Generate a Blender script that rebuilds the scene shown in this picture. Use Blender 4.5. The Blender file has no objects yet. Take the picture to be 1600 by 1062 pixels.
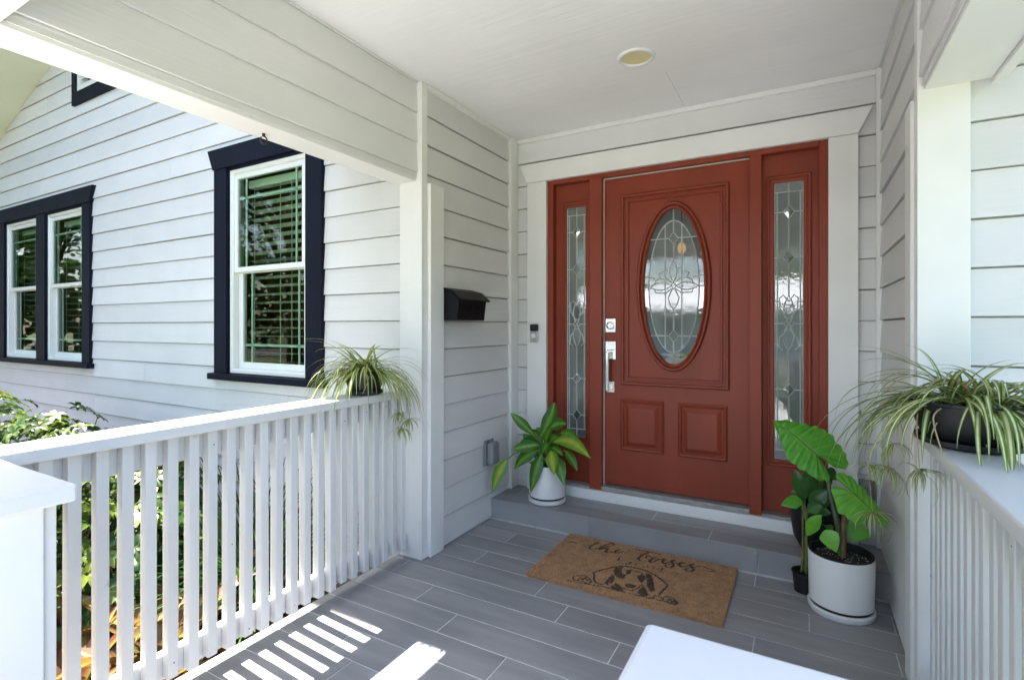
import bpy, bmesh, math, random
from mathutils import Vector, Matrix, noise as mnoise

# ------------------------------------------------------------------ camera, sky, sun, exposure
scene = bpy.context.scene
COL = scene.collection
cam_d = bpy.data.cameras.new("camera")
cam = bpy.data.objects.new("camera", cam_d)
COL.objects.link(cam)
cam_d.sensor_width = 36.0
cam_d.lens = 36.0 * 810.0 / 1600.0
cam_d.shift_y = -21.0 / 1600.0
cam_d.clip_start = 0.02
cam_d.clip_end = 600.0
cam.location = (0.0, 0.0, 1.315)
cam.rotation_euler = (math.radians(90), 0.0, math.atan(455.0 / 810.0))
cam_d.dof.use_dof = True
cam_d.dof.focus_distance = 3.0
cam_d.dof.aperture_fstop = 9.0
scene.camera = cam

SUN = Vector((-1.0, 0.075, 1.92)).normalized()
world = bpy.data.worlds.new("World")
scene.world = world
world.use_nodes = True
wn = world.node_tree.nodes
wl = world.node_tree.links
sky = wn.new("ShaderNodeTexSky")
sky.sky_type = 'NISHITA'
sky.sun_disc = False
sky.sun_elevation = math.asin(SUN.z)
sky.sun_rotation = math.atan2(SUN.x, SUN.y)
sky.air_density = 1.0
sky.dust_density = 2.5
sky.ozone_density = 1.0
wl.new(sky.outputs[0], wn["Background"].inputs[0])
wn["Background"].inputs[1].default_value = 0.116

sun_d = bpy.data.lights.new("sun", 'SUN')
sun_d.energy = 5.0
sun_d.angle = math.radians(0.53)
sun_d.color = (1.0, 0.955, 0.88)
sun = bpy.data.objects.new("sun", sun_d)
COL.objects.link(sun)
sun.rotation_euler = SUN.to_track_quat('Z', 'Y').to_euler()

scene.view_settings.view_transform = 'Standard'
scene.view_settings.look = 'None'
scene.view_settings.gamma = 1.0
scene.view_settings.exposure = 2.95
cy = scene.cycles
cy.use_denoising = True
cy.max_bounces = 14
cy.diffuse_bounces = 7
cy.glossy_bounces = 5
cy.transmission_bounces = 6
cy.transparent_max_bounces = 16
cy.sample_clamp_indirect = 8.0
cy.caustics_reflective = False
cy.caustics_refractive = False

# ------------------------------------------------------------------ materials
MATS = {}


def nodes_of(name):
    m = bpy.data.materials.new(name)
    m.use_nodes = True
    nt = m.node_tree
    b = nt.nodes["Principled BSDF"]
    MATS[name] = m
    return m, nt.nodes, nt.links, b


def surf(name, col, rough=0.5, var=0.08, scale=6.0, stretch=(1, 1, 1), bump=0.0, bscale=80.0,
         bstretch=None, metal=0.0, objvar=0.0, spec=0.5, coat=0.0, dirt=None, dist=0.002, detail=4.0):
    """painted / solid surface: base colour with mottled variation, fine relief, slight change per object"""
    m, n, l, b = nodes_of(name)
    b.inputs["Roughness"].default_value = rough
    b.inputs["Metallic"].default_value = metal
    b.inputs["Specular IOR Level"].default_value = spec
    b.inputs["Coat Weight"].default_value = coat
    tc = n.new("ShaderNodeTexCoord")
    oi = n.new("ShaderNodeObjectInfo")
    sc = n.new("ShaderNodeVectorMath"); sc.operation = 'SCALE'
    cmb = n.new("ShaderNodeCombineXYZ")
    for i in range(3):
        l.new(oi.outputs["Random"], cmb.inputs[i])
    l.new(cmb.outputs[0], sc.inputs[0]); sc.inputs["Scale"].default_value = 37.0
    add = n.new("ShaderNodeVectorMath"); add.operation = 'ADD'
    l.new(tc.outputs["Object"], add.inputs[0]); l.new(sc.outputs[0], add.inputs[1])
    mp = n.new("ShaderNodeMapping"); mp.inputs["Scale"].default_value = stretch
    l.new(add.outputs[0], mp.inputs[0])
    no = n.new("ShaderNodeTexNoise"); no.inputs["Scale"].default_value = scale
    no.inputs["Detail"].default_value = detail
    l.new(mp.outputs[0], no.inputs["Vector"])
    rp = n.new("ShaderNodeMapRange")
    rp.inputs[1].default_value = 0.3; rp.inputs[2].default_value = 0.7
    rp.inputs[3].default_value = 1.0 - var; rp.inputs[4].default_value = 1.0 + var
    l.new(no.outputs["Fac"], rp.inputs[0])
    ov = n.new("ShaderNodeMapRange")
    ov.inputs[3].default_value = 1.0 - objvar; ov.inputs[4].default_value = 1.0 + objvar
    l.new(oi.outputs["Random"], ov.inputs[0])
    mu = n.new("ShaderNodeMath"); mu.operation = 'MULTIPLY'
    l.new(rp.outputs[0], mu.inputs[0]); l.new(ov.outputs[0], mu.inputs[1])
    cs = n.new("ShaderNodeVectorMath"); cs.operation = 'SCALE'
    cs.inputs[0].default_value = col[:3]
    l.new(mu.outputs[0], cs.inputs["Scale"])
    last = cs.outputs[0]
    if dirt:
        dn = n.new("ShaderNodeTexNoise"); dn.inputs["Scale"].default_value = dirt[1]
        dn.inputs["Detail"].default_value = 8.0; dn.inputs["Roughness"].default_value = 0.7
        l.new(add.outputs[0], dn.inputs["Vector"])
        dr = n.new("ShaderNodeMapRange")
        dr.inputs[1].default_value = dirt[2]; dr.inputs[2].default_value = dirt[2] + 0.12
        dr.inputs[3].default_value = 0.0; dr.inputs[4].default_value = dirt[3]
        l.new(dn.outputs["Fac"], dr.inputs[0])
        mx = n.new("ShaderNodeMix"); mx.data_type = 'RGBA'
        l.new(dr.outputs[0], mx.inputs[0]); l.new(last, mx.inputs[6])
        mx.inputs[7].default_value = (*dirt[0], 1)
        last = mx.outputs[2]
    l.new(last, b.inputs["Base Color"])
    if bump:
        m2 = n.new("ShaderNodeMapping"); m2.inputs["Scale"].default_value = bstretch or stretch
        l.new(add.outputs[0], m2.inputs[0])
        bn = n.new("ShaderNodeTexNoise"); bn.inputs["Scale"].default_value = bscale
        bn.inputs["Detail"].default_value = 3.0; bn.inputs["Distortion"].default_value = 0.6
        l.new(m2.outputs[0], bn.inputs["Vector"])
        bp = n.new("ShaderNodeBump"); bp.inputs["Strength"].default_value = bump
        bp.inputs["Distance"].default_value = dist
        l.new(bn.outputs["Fac"], bp.inputs["Height"]); l.new(bp.outputs[0], b.inputs["Normal"])
    return m


def leafmat(name, c0, c1, rough=0.4, trans=0.35, stripe=None, spec=0.5, edge=None):
    """leaf: colour runs c0..c1 with the leaf's own 'tone'; optional pale stripe along the middle (UV u)"""
    m, n, l, b = nodes_of(name)
    at = n.new("ShaderNodeAttribute"); at.attribute_name = "tone"
    mx = n.new("ShaderNodeMix"); mx.data_type = 'RGBA'
    mx.inputs[6].default_value = (*c0, 1); mx.inputs[7].default_value = (*c1, 1)
    l.new(at.outputs["Fac"], mx.inputs[0])
    last = mx.outputs[2]
    uv = n.new("ShaderNodeUVMap")
    if stripe:
        sp = n.new("ShaderNodeSeparateXYZ"); l.new(uv.outputs[0], sp.inputs[0])
        a = n.new("ShaderNodeMath"); a.operation = 'SUBTRACT'; a.inputs[1].default_value = 0.5
        l.new(sp.outputs[0], a.inputs[0])
        ab = n.new("ShaderNodeMath"); ab.operation = 'ABSOLUTE'; l.new(a.outputs[0], ab.inputs[0])
        nz = n.new("ShaderNodeTexNoise"); nz.inputs["Scale"].default_value = stripe[3]
        l.new(uv.outputs[0], nz.inputs["Vector"])
        ad = n.new("ShaderNodeMath"); ad.operation = 'MULTIPLY_ADD'
        l.new(nz.outputs["Fac"], ad.inputs[0]); ad.inputs[1].default_value = stripe[4]
        l.new(ab.outputs[0], ad.inputs[2])
        r = n.new("ShaderNodeMapRange"); r.inputs[1].default_value = stripe[1]; r.inputs[2].default_value = stripe[2]
        r.inputs[3].default_value = 1.0; r.inputs[4].default_value = 0.0
        l.new(ad.outputs[0], r.inputs[0])
        m2 = n.new("ShaderNodeMix"); m2.data_type = 'RGBA'
        l.new(r.outputs[0], m2.inputs[0]); l.new(last, m2.inputs[6]); m2.inputs[7].default_value = (*stripe[0], 1)
        last = m2.outputs[2]
    nn = n.new("ShaderNodeTexNoise"); nn.inputs["Scale"].default_value = 30.0
    tc = n.new("ShaderNodeTexCoord"); l.new(tc.outputs["Object"], nn.inputs["Vector"])
    rr = n.new("ShaderNodeMapRange"); rr.inputs[3].default_value = 0.75; rr.inputs[4].default_value = 1.25
    l.new(nn.outputs["Fac"], rr.inputs[0])
    vs = n.new("ShaderNodeVectorMath"); vs.operation = 'SCALE'
    l.new(last, vs.inputs[0]); l.new(rr.outputs[0], vs.inputs["Scale"])
    last = vs.outputs[0]
    l.new(last, b.inputs["Base Color"])
    b.inputs["Roughness"].default_value = rough
    b.inputs["Specular IOR Level"].default_value = spec
    tr = n.new("ShaderNodeBsdfTranslucent"); l.new(last, tr.inputs[0])
    ms = n.new("ShaderNodeMixShader"); ms.inputs[0].default_value = trans
    l.new(b.outputs[0], ms.inputs[1]); l.new(tr.outputs[0], ms.inputs[2])
    l.new(ms.outputs[0], n["Material Output"].inputs[0])
    return m


def glassmat(name, tint, refl=0.06, rough=0.0, haze=0.0, hazecol=(0.3, 0.34, 0.32), bump=0.0, bscale=30.0, ior=1.5):
    m, n, l, b = nodes_of(name)
    n.remove(b)
    g = n.new("ShaderNodeBsdfGlossy"); g.inputs["Roughness"].default_value = rough
    t = n.new("ShaderNodeBsdfTransparent"); t.inputs[0].default_value = (*tint, 1)
    last = t.outputs[0]
    if haze:
        d = n.new("ShaderNodeBsdfTranslucent"); d.inputs[0].default_value = (*hazecol, 1)
        d2 = n.new("ShaderNodeBsdfDiffuse"); d2.inputs[0].default_value = (*hazecol, 1)
        md = n.new("ShaderNodeMixShader"); md.inputs[0].default_value = 0.5
        l.new(d.outputs[0], md.inputs[1]); l.new(d2.outputs[0], md.inputs[2])
        mh = n.new("ShaderNodeMixShader"); mh.inputs[0].default_value = haze
        l.new(last, mh.inputs[1]); l.new(md.outputs[0], mh.inputs[2]); last = mh.outputs[0]
    f = n.new("ShaderNodeFresnel"); f.inputs[0].default_value = ior
    a = n.new("ShaderNodeMath"); a.operation = 'ADD'; a.use_clamp = True; a.inputs[1].default_value = refl
    l.new(f.outputs[0], a.inputs[0])
    mx = n.new("ShaderNodeMixShader")
    l.new(a.outputs[0], mx.inputs[0]); l.new(last, mx.inputs[1]); l.new(g.outputs[0], mx.inputs[2])
    if bump:
        tc = n.new("ShaderNodeTexCoord")
        no = n.new("ShaderNodeTexNoise"); no.inputs["Scale"].default_value = bscale; no.inputs["Detail"].default_value = 2.0
        l.new(tc.outputs["Object"], no.inputs["Vector"])
        bp = n.new("ShaderNodeBump"); bp.inputs["Strength"].default_value = bump; bp.inputs["Distance"].default_value = 0.01
        l.new(no.outputs["Fac"], bp.inputs["Height"]); l.new(bp.outputs[0], g.inputs["Normal"])
    l.new(mx.outputs[0], n["Material Output"].inputs[0])
    return m


surf("siding", (0.675, 0.672, 0.668), 0.5, 0.035, 3.0, (1, 1, 1), 0.9, 60.0, (0.035, 1, 1), objvar=0.045, dist=0.0018,
     dirt=((0.42, 0.42, 0.38), 9.0, 0.66, 0.25))
surf("beam_board", (0.73, 0.725, 0.725), 0.5, 0.03, 3.0, (1, 1, 1), 0.9, 60.0, (0.035, 1, 1), objvar=0.03, dist=0.0018)
surf("trim_white", (0.775, 0.77, 0.755), 0.45, 0.03, 4.0, (1, 1, 1), 0.25, 40.0, (1, 1, 0.06), objvar=0.02, dist=0.001,
     dirt=((0.40, 0.39, 0.35), 14.0, 0.69, 0.35))
surf("rail_white", (0.71, 0.705, 0.70), 0.42, 0.04, 6.0, (1, 1, 0.3), 0.35, 45.0, (1, 1, 0.08), objvar=0.035, dist=0.0012,
     dirt=((0.40, 0.39, 0.36), 16.0, 0.64, 0.5))
surf("cap_white", (0.70, 0.70, 0.705), 0.35, 0.03, 5.0, (1, 1, 1), 0.15, 30.0, (1, 0.1, 1), dist=0.001,
     dirt=((0.40, 0.39, 0.37), 13.0, 0.66, 0.45))
surf("ceiling_paint", (0.80, 0.80, 0.80), 0.45, 0.05, 1.6, (1, 1, 1), 0.9, 34.0, (0.06, 1, 1), dist=0.002)
surf("crevice_shade", (0.30, 0.30, 0.28), 0.9, 0.2, 30.0)  # dark sheathing seen through the board gaps, imitates the lap shadow lines
surf("caulk_gap", (0.10, 0.10, 0.09), 0.9, 0.3, 30.0)
surf("navy", (0.0028, 0.005, 0.0155), 0.6, 0.25, 9.0, (1, 1, 0.25), 0.6, 60.0, (1, 1, 0.07), dist=0.0012,
     spec=0.18, dirt=((0.05, 0.055, 0.07), 28.0, 0.70, 0.5))
surf("vinyl", (0.74, 0.76, 0.72), 0.35, 0.02, 5.0)
surf("muntin_white", (0.78, 0.80, 0.76), 0.4, 0.02, 5.0)
surf("blind", (0.80, 0.78, 0.70), 0.45, 0.05, 5.0)
surf("room_brown", (0.34, 0.17, 0.07), 0.7, 0.35, 2.0)
surf("hall_wall", (0.40, 0.37, 0.33), 0.7, 0.05, 2.0)
surf("door_red", (0.245, 0.042, 0.019), 0.44, 0.10, 5.0, (1, 1, 0.3), 0.22, 60.0, (1, 1, 0.05), dist=0.0008, spec=0.32)
surf("threshold_metal", (0.34, 0.33, 0.31), 0.45, 0.2, 20.0, metal=0.3)
surf("weatherstrip", (0.72, 0.70, 0.64), 0.6, 0.05, 9.0)
surf("chrome", (0.72, 0.74, 0.75), 0.16, 0.05, 20.0, metal=1.0)
surf("brushed", (0.55, 0.56, 0.57), 0.3, 0.05, 20.0, metal=0.9)
surf("black_metal", (0.003, 0.003, 0.005), 0.5, 0.15, 20.0, (1, 1, 1), 0.15, 150.0, spec=0.22)
surf("came", (0.74, 0.78, 0.76), 0.3, 0.08, 20.0, metal=0.4)
surf("tile", (0.280, 0.277, 0.284), 0.42, 0.16, 4.0, (0.5, 3.0, 1), 0.08, 120.0, (0.3, 2, 1), objvar=0.10, dist=0.0006,
     dirt=((0.34, 0.34, 0.345), 5.0, 0.58, 0.3))
surf("grout", (0.65, 0.65, 0.64), 0.85, 0.15, 25.0)
surf("concrete", (0.36, 0.35, 0.33), 0.85, 0.12, 5.0)
surf("drive_concrete", (0.42, 0.415, 0.41), 0.85, 0.1, 2.0)
surf("white_ceramic", (0.78, 0.78, 0.775), 0.32, 0.015, 6.0, (1, 1, 1), 0.05, 60.0, coat=0.15)
surf("black_plastic", (0.010, 0.010, 0.012), 0.5, 0.2, 15.0)
surf("soil", (0.022, 0.015, 0.010), 0.95, 0.6, 90.0, (1, 1, 1), 1.0, 140.0, dist=0.006)
surf("perlite", (0.62, 0.58, 0.50), 0.9, 0.2, 40.0)
surf("grey_plastic", (0.20, 0.215, 0.225), 0.35, 0.08, 12.0)
surf("bell_silver", (0.50, 0.52, 0.50), 0.3, 0.04, 12.0, metal=0.6)
surf("lamp_lens", (0.66, 0.60, 0.33), 0.45, 0.04, 12.0)
surf("lamp_ring", (0.72, 0.72, 0.73), 0.4, 0.03, 12.0)
surf("soffit", (0.68, 0.74, 0.58), 0.6, 0.04, 2.0, (1, 1, 1), 0.3, 50.0, (1, 0.05, 1))  # warm green of bounced light is put into the paint colour
surf("shingle", (0.10, 0.095, 0.09), 0.9, 0.3, 12.0)
surf("bark", (0.10, 0.07, 0.045), 0.9, 0.35, 12.0, (1, 1, 0.2), 0.8, 30.0, dist=0.01)
surf("stem_green", (0.10, 0.17, 0.035), 0.5, 0.2, 20.0)
surf("stem_dark", (0.075, 0.085, 0.045), 0.5, 0.25, 20.0)
surf("stem_brown", (0.17, 0.11, 0.045), 0.65, 0.3, 25.0)
surf("runner_tan", (0.46, 0.36, 0.17), 0.55, 0.2, 25.0)
surf("mulch_red", (0.13, 0.030, 0.018), 0.95, 0.5, 22.0, (1, 1, 1), 1.0, 60.0, dist=0.02)
surf("chip_red", (0.17, 0.042, 0.022), 0.9, 0.4, 30.0)
surf("lawn_green", (0.075, 0.100, 0.032), 0.95, 0.35, 1.5, (1, 1, 1), 0.8, 40.0, dist=0.03)
surf("asphalt", (0.055, 0.055, 0.055), 0.9, 0.15, 3.0)
surf("house_paint", (0.42, 0.47, 0.52), 0.7, 0.05, 1.0)
surf("metal_roof", (0.74, 0.76, 0.80), 0.35, 0.04, 1.0)
surf("coir", (0.41, 0.228, 0.112), 0.95, 0.30, 24.0, (1, 1, 1), 1.0, 220.0, dist=0.004)
surf("coir_light", (0.58, 0.365, 0.20), 0.95, 0.25, 9.0)
surf("coir_print", (0.085, 0.052, 0.034), 0.95, 0.4, 9.0)
surf("iron", (0.05, 0.045, 0.04), 0.6, 0.3, 30.0, metal=0.6)

leafmat("leaf_spider", (0.10, 0.19, 0.022), (0.26, 0.32, 0.06), 0.42, 0.3, stripe=((0.72, 0.74, 0.46), 0.13, 0.24, 2.0, 0.0))
leafmat("leaf_spider_pale", (0.10, 0.20, 0.022), (0.30, 0.36, 0.07), 0.42, 0.35, stripe=((0.56, 0.58, 0.26), 0.12, 0.24, 2.0, 0.0))
leafmat("leaf_dry", (0.30, 0.19, 0.07), (0.40, 0.28, 0.12), 0.6, 0.2)
leafmat("leaf_dumb", (0.022, 0.11, 0.010), (0.10, 0.28, 0.018), 0.30, 0.25, stripe=((0.22, 0.44, 0.045), 0.02, 0.30, 7.0, 0.16))
leafmat("leaf_dumb_yellow", (0.08, 0.24, 0.015), (0.15, 0.32, 0.02), 0.30, 0.3, stripe=((0.44, 0.50, 0.06), 0.08, 0.42, 7.0, 0.18))
leafmat("leaf_ear", (0.06, 0.33, 0.025), (0.20, 0.56, 0.05), 0.34, 0.35, stripe=None)
leafmat("leaf_dark", (0.018, 0.085, 0.018), (0.07, 0.20, 0.03), 0.28, 0.2)
leafmat("leaf_shrub", (0.012, 0.050, 0.007), (0.16, 0.20, 0.03), 0.42, 0.25, spec=0.3)
leafmat("leaf_grass", (0.010, 0.045, 0.006), (0.045, 0.12, 0.015), 0.40, 0.3)
leafmat("leaf_bromeliad", (0.13, 0.075, 0.014), (0.19, 0.07, 0.042), 0.32, 0.25, stripe=((0.21, 0.145, 0.025), 0.1, 0.5, 3.0, 0.1))
leafmat("leaf_bromeliad_dark", (0.05, 0.045, 0.02), (0.15, 0.028, 0.03), 0.32, 0.3, stripe=((0.22, 0.20, 0.05), 0.1, 0.5, 3.0, 0.1))
leafmat("leaf_tree", (0.018, 0.055, 0.010), (0.06, 0.13, 0.02), 0.45, 0.35)

glassmat("window_glass", (0.70, 0.90, 0.74), ior=1.38, refl=0.005, bump=0.04, bscale=3.0)
glassmat("door_glass", (0.62, 0.70, 0.66), refl=0.09, rough=0.02, haze=0.42, hazecol=(0.70, 0.76, 0.72), bump=0.03, bscale=45.0)
glassmat("bevel_glass", (0.75, 0.82, 0.79), refl=0.16, rough=0.02, haze=0.12, hazecol=(0.5, 0.56, 0.52), bump=0.1, bscale=9.0)
M_ = MATS

# warm bulb behind the door glass
_m, _n, _l, _b = nodes_of("bulb_glow")
_b.inputs["Base Color"].default_value = (0.9, 0.6, 0.3, 1)
_b.inputs["Emission Color"].default_value = (1.0, 0.45, 0.14, 1)
_b.inputs["Emission Strength"].default_value = 0.16

# ------------------------------------------------------------------ helpers
WLOC = {}


def tag(o, label=None, cat=None, group=None, kind=None):
    if label: o["label"] = label
    if cat: o["category"] = cat
    if group: o["group"] = group
    if kind: o["kind"] = kind
    return o


def thing(name, loc, label=None, cat=None, group=None, kind=None):
    o = bpy.data.objects.new(name, None)
    o.empty_display_size = 0.1
    COL.objects.link(o)
    o.location = loc
    WLOC[o] = Vector(loc)
    return tag(o, label, cat, group, kind)


def place(o, parent=None, world=(0, 0, 0)):
    """link o so that its origin lies at world, under parent (no rotated parents are used)"""
    COL.objects.link(o)
    w = Vector(world)
    WLOC[o] = w
    if parent is not None:
        o.parent = parent
        o.location = w - WLOC[parent]
    else:
        o.location = w
    return o


class MB:
    def __init__(s):
        s.v = []; s.f = []; s.mi = []; s.uv = {}; s.tone = []

    def face(s, pts, mi=0):
        b = len(s.v); s.v += [tuple(p) for p in pts]
        s.f.append(tuple(range(b, b + len(pts)))); s.mi.append(mi)
        return s

    def box(s, x0, x1, y0, y1, z0, z1, mi=0):
        b = len(s.v)
        s.v += [(x, y, z) for z in (z0, z1) for y in (y0, y1) for x in (x0, x1)]
        for q in ((0, 2, 3, 1), (4, 5, 7, 6), (0, 1, 5, 4), (2, 6, 7, 3), (0, 4, 6, 2), (1, 3, 7, 5)):
            s.f.append(tuple(b + i for i in q)); s.mi.append(mi)
        return s

    def prism(s, poly, axis, a0, a1, mi=0):
        """polygon in the two other axes (in x,y,z order), extruded along axis from a0 to a1"""
        n = len(poly); b = len(s.v)
        for a in (a0, a1):
            for p in poly:
                q = list(p); q.insert(axis, a); s.v.append(tuple(q))
        s.f.append(tuple(b + i for i in range(n))); s.mi.append(mi)
        s.f.append(tuple(b + n + i for i in reversed(range(n)))); s.mi.append(mi)
        for i in range(n):
            j = (i + 1) % n
            s.f.append((b + i, b + n + i, b + n + j, b + j)); s.mi.append(mi)
        return s

    def lathe(s, cx, cy, prof, n=40, mi=0, sx=1.0, sy=1.0, close=False):
        b = len(s.v)
        for r, z in prof:
            for i in range(n):
                a = 2 * math.pi * i / n
                s.v.append((cx + r * sx * math.cos(a), cy + r * sy * math.sin(a), z))
        for k in range(len(prof) - 1):
            for i in range(n):
                j = (i + 1) % n
                s.f.append((b + k * n + i, b + k * n + j, b + (k + 1) * n + j, b + (k + 1) * n + i)); s.mi.append(mi)
        if close:
            s.f.append(tuple(b + i for i in reversed(range(n)))); s.mi.append(mi)
            o = b + (len(prof) - 1) * n
            s.f.append(tuple(o + i for i in range(n))); s.mi.append(mi)
        return s

    def tube(s, pts, rad, n=6, mi=0, cap=True):
        pts = [Vector(p) for p in pts]
        if not isinstance(rad, (list, tuple)): rad = [rad] * len(pts)
        b = len(s.v); up = Vector((0.13, 0.29, 0.95))
        for k, p in enumerate(pts):
            d = (pts[min(k + 1, len(pts) - 1)] - pts[max(k - 1, 0)]).normalized()
            x = d.cross(up)
            if x.length < 1e-3: x = d.cross(Vector((1, 0, 0)))
            x.normalize(); y = d.cross(x)
            for i in range(n):
                a = 2 * math.pi * i / n
                s.v.append(tuple(p + (x * math.cos(a) + y * math.sin(a)) * rad[k]))
        for k in range(len(pts) - 1):
            for i in range(n):
                j = (i + 1) % n
                s.f.append((b + k * n + i, b + k * n + j, b + (k + 1) * n + j, b + (k + 1) * n + i)); s.mi.append(mi)
        if cap:
            s.f.append(tuple(b + i for i in range(n))); s.mi.append(mi)
            o = b + (len(pts) - 1) * n
            s.f.append(tuple(o + i for i in reversed(range(n)))); s.mi.append(mi)
        return s

    def blade(s, pts, widths, side, fold=0.15, mi=0, tone=0.5, across=2):
        """leaf strip along pts; side = the direction across; folded up at the edges; uv u runs across"""
        pts = [Vector(p) for p in pts]; side = Vector(side).normalized()
        b = len(s.v); n = len(pts)
        for k, p in enumerate(pts):
            d = (pts[min(k + 1, n - 1)] - pts[max(k - 1, 0)]).normalized()
            sd = (side - d * side.dot(d))
            sd = sd.normalized() if sd.length > 1e-4 else side
            nn = sd.cross(d)
            if nn.z < 0: nn = -nn
            w = widths[k]
            for j in range(across + 1):
                u = j / across * 2 - 1
                q = p + sd * (u * w * 0.5) + nn * (abs(u) * w * fold)
                s.uv[len(s.v)] = (j / across, k / max(1, n - 1))
                s.v.append(tuple(q))
        c = across + 1
        for k in range(n - 1):
            for j in range(across):
                s.f.append((b + k * c + j, b + k * c + j + 1, b + (k + 1) * c + j + 1, b + (k + 1) * c + j))
                s.mi.append(mi); s.tone += [(len(s.f) - 1, tone)]
        return s

    def mesh(s, name, mats, origin=(0, 0, 0), smooth=False):
        o = Vector(origin)
        me = bpy.data.meshes.new(name)
        me.from_pydata([(v[0] - o.x, v[1] - o.y, v[2] - o.z) for v in s.v], [], s.f)
        for m in (mats if isinstance(mats, (list, tuple)) else [mats]):
            me.materials.append(M_[m] if isinstance(m, str) else m)
        if any(s.mi):
            me.polygons.foreach_set("material_index", s.mi)
        if s.uv:
            ul = me.uv_layers.new(name="UVMap")
            for lp in me.loops:
                ul.data[lp.index].uv = s.uv.get(lp.vertex_index, (0.5, 0.5))
        if s.tone:
            at = me.attributes.new("tone", 'FLOAT', 'FACE')
            for i, t in s.tone:
                at.data[i].value = t
        if smooth:
            me.polygons.foreach_set("use_smooth", [True] * len(me.polygons))
        me.update()
        return me

    def build(s, name, mats, parent=None, smooth=False, bevel=0.0, solid=True, origin=None, seg=2):
        org = origin if origin is not None else (WLOC[parent] if parent is not None else (0, 0, 0))
        me = s.mesh(name, mats, org, smooth)
        if solid:
            bm = bmesh.new(); bm.from_mesh(me)
            bmesh.ops.recalc_face_normals(bm, faces=bm.faces)
            bm.to_mesh(me); bm.free()
        ob = bpy.data.objects.new(name, me)
        place(ob, parent, org)
        if bevel:
            md = ob.modifiers.new("bevel", 'BEVEL'); md.width = bevel; md.segments = seg
            md.limit_method = 'ANGLE'; md.angle_limit = math.radians(40)
            if smooth is False and seg > 1:
                pass
        if smooth:
            md = None
        return ob


def smooth_by_angle(ob, deg=40):
    me = ob.data
    me.polygons.foreach_set("use_smooth", [True] * len(me.polygons))
    bm = bmesh.new(); bm.from_mesh(me)
    lim = math.radians(deg)
    for e in bm.edges:
        if len(e.link_faces) == 2 and e.calc_face_angle(0.0) > lim:
            e.smooth = False
    bm.to_mesh(me); bm.free()
    return ob


def boxpart(name, mat, parent, x0, x1, y0, y1, z0, z1, bevel=0.0, origin=None):
    return MB().box(x0, x1, y0, y1, z0, z1).build(name, mat, parent, bevel=bevel, origin=origin)


def clone(ob, parent, world):
    c = ob.copy()
    return place(c, parent, world)


def copy_tree(o, parent, world):
    c = o.copy()
    c.parent = None
    place(c, parent, world)
    for ch in o.children:
        copy_tree(ch, c, WLOC[ch] - WLOC[o] + Vector(world))
    return c


# ---- lap siding -------------------------------------------------------------------------
ROW0, ROWH = 0.008, 0.167


def clip_poly(poly, a, b, c):
    """keep a*x + b*z <= c"""
    out = []
    for i in range(len(poly)):
        p, q = poly[i], poly[(i + 1) % len(poly)]
        fp, fq = a * p[0] + b * p[1] - c, a * q[0] + b * q[1] - c
        if fp <= 0: out.append(p)
        if (fp < 0 < fq) or (fq < 0 < fp):
            t = fp / (fp - fq)
            out.append((p[0] + (q[0] - p[0]) * t, p[1] + (q[1] - p[1]) * t))
    return out


def lap_wall(parent, org, rotz, length, z0, z1, cuts=(), joints=None, halfplanes=(), mat="siding",
             rng=None, th0=0.014, th1=0.003, name="siding_board", row0=ROW0):
    """clapboards: local x along the wall, local -y outwards; every board piece is an object of its own"""
    rng = rng or random.Random(3)
    rot = Matrix.Rotation(rotz, 4, 'Z')
    k0 = math.floor((z0 - row0) / ROWH)
    k = k0
    while row0 + k * ROWH < z1 - 1e-6:
        rb = row0 + k * ROWH; rt = rb + ROWH
        zb, zt = max(rb + 0.0065, z0), min(rt, z1)  # board lifted so the dark backing draws the lap shadow line
        if zt - zb > 0.004:
            rects = [(0.0, length, zb, zt)]
            for (c0, c1, d0, d1) in cuts:
                nr = []
                for (a0, a1, b0, b1) in rects:
                    if c1 <= a0 or c0 >= a1 or d1 <= b0 or d0 >= b1:
                        nr.append((a0, a1, b0, b1)); continue
                    if c0 > a0: nr.append((a0, c0, b0, b1))
                    if c1 < a1: nr.append((c1, a1, b0, b1))
                    x0, x1 = max(a0, c0), min(a1, c1)
                    if d0 > b0: nr.append((x0, x1, b0, d0))
                    if d1 < b1: nr.append((x0, x1, d1, b1))
                rects = nr
            js = joints(k, rng) if joints else []
            for j in js:
                nr = []
                for (a0, a1, b0, b1) in rects:
                    if a0 + 0.05 < j < a1 - 0.05:
                        nr += [(a0, j - 0.0012, b0, b1), (j + 0.0012, a1, b0, b1)]
                    else:
                        nr.append((a0, a1, b0, b1))
                rects = nr
            for (a0, a1, b0, b1) in rects:
                if a1 - a0 < 0.004 or b1 - b0 < 0.004: continue
                poly = [(a0, b0), (a1, b0), (a1, b1), (a0, b1)]
                for (pa, pb, pc) in halfplanes:
                    poly = clip_poly(poly, pa, pb, pc)
                    if len(poly) < 3: break
                if len(poly) < 3: continue
                wob = rng.uniform(-0.0012, 0.0012)
                thick = lambda z: th0 + (th1 - th0) * (z - rb) / ROWH + wob * (rt - z) / ROWH
                m = MB(); n = len(poly)
                m.v = [(p[0], -thick(p[1]), p[1]) for p in poly] + [(p[0], 0.0, p[1]) for p in poly]
                m.f = [tuple(range(n))] + [(i, n + i, n + (i + 1) % n, (i + 1) % n) for i in range(n)]
                m.mi = [0] * len(m.f)
                me = m.mesh(name, mat)
                bm = bmesh.new(); bm.from_mesh(me)
                bmesh.ops.recalc_face_normals(bm, faces=bm.faces)
                bm.to_mesh(me); bm.free()
                ob = bpy.data.objects.new(name, me)
                place(ob, parent, (org[0], org[1], 0))
                ob.rotation_euler = (0, 0, rotz)
                ob.location.z += rng.uniform(-0.0016, 0.0016)
        k += 1


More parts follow.
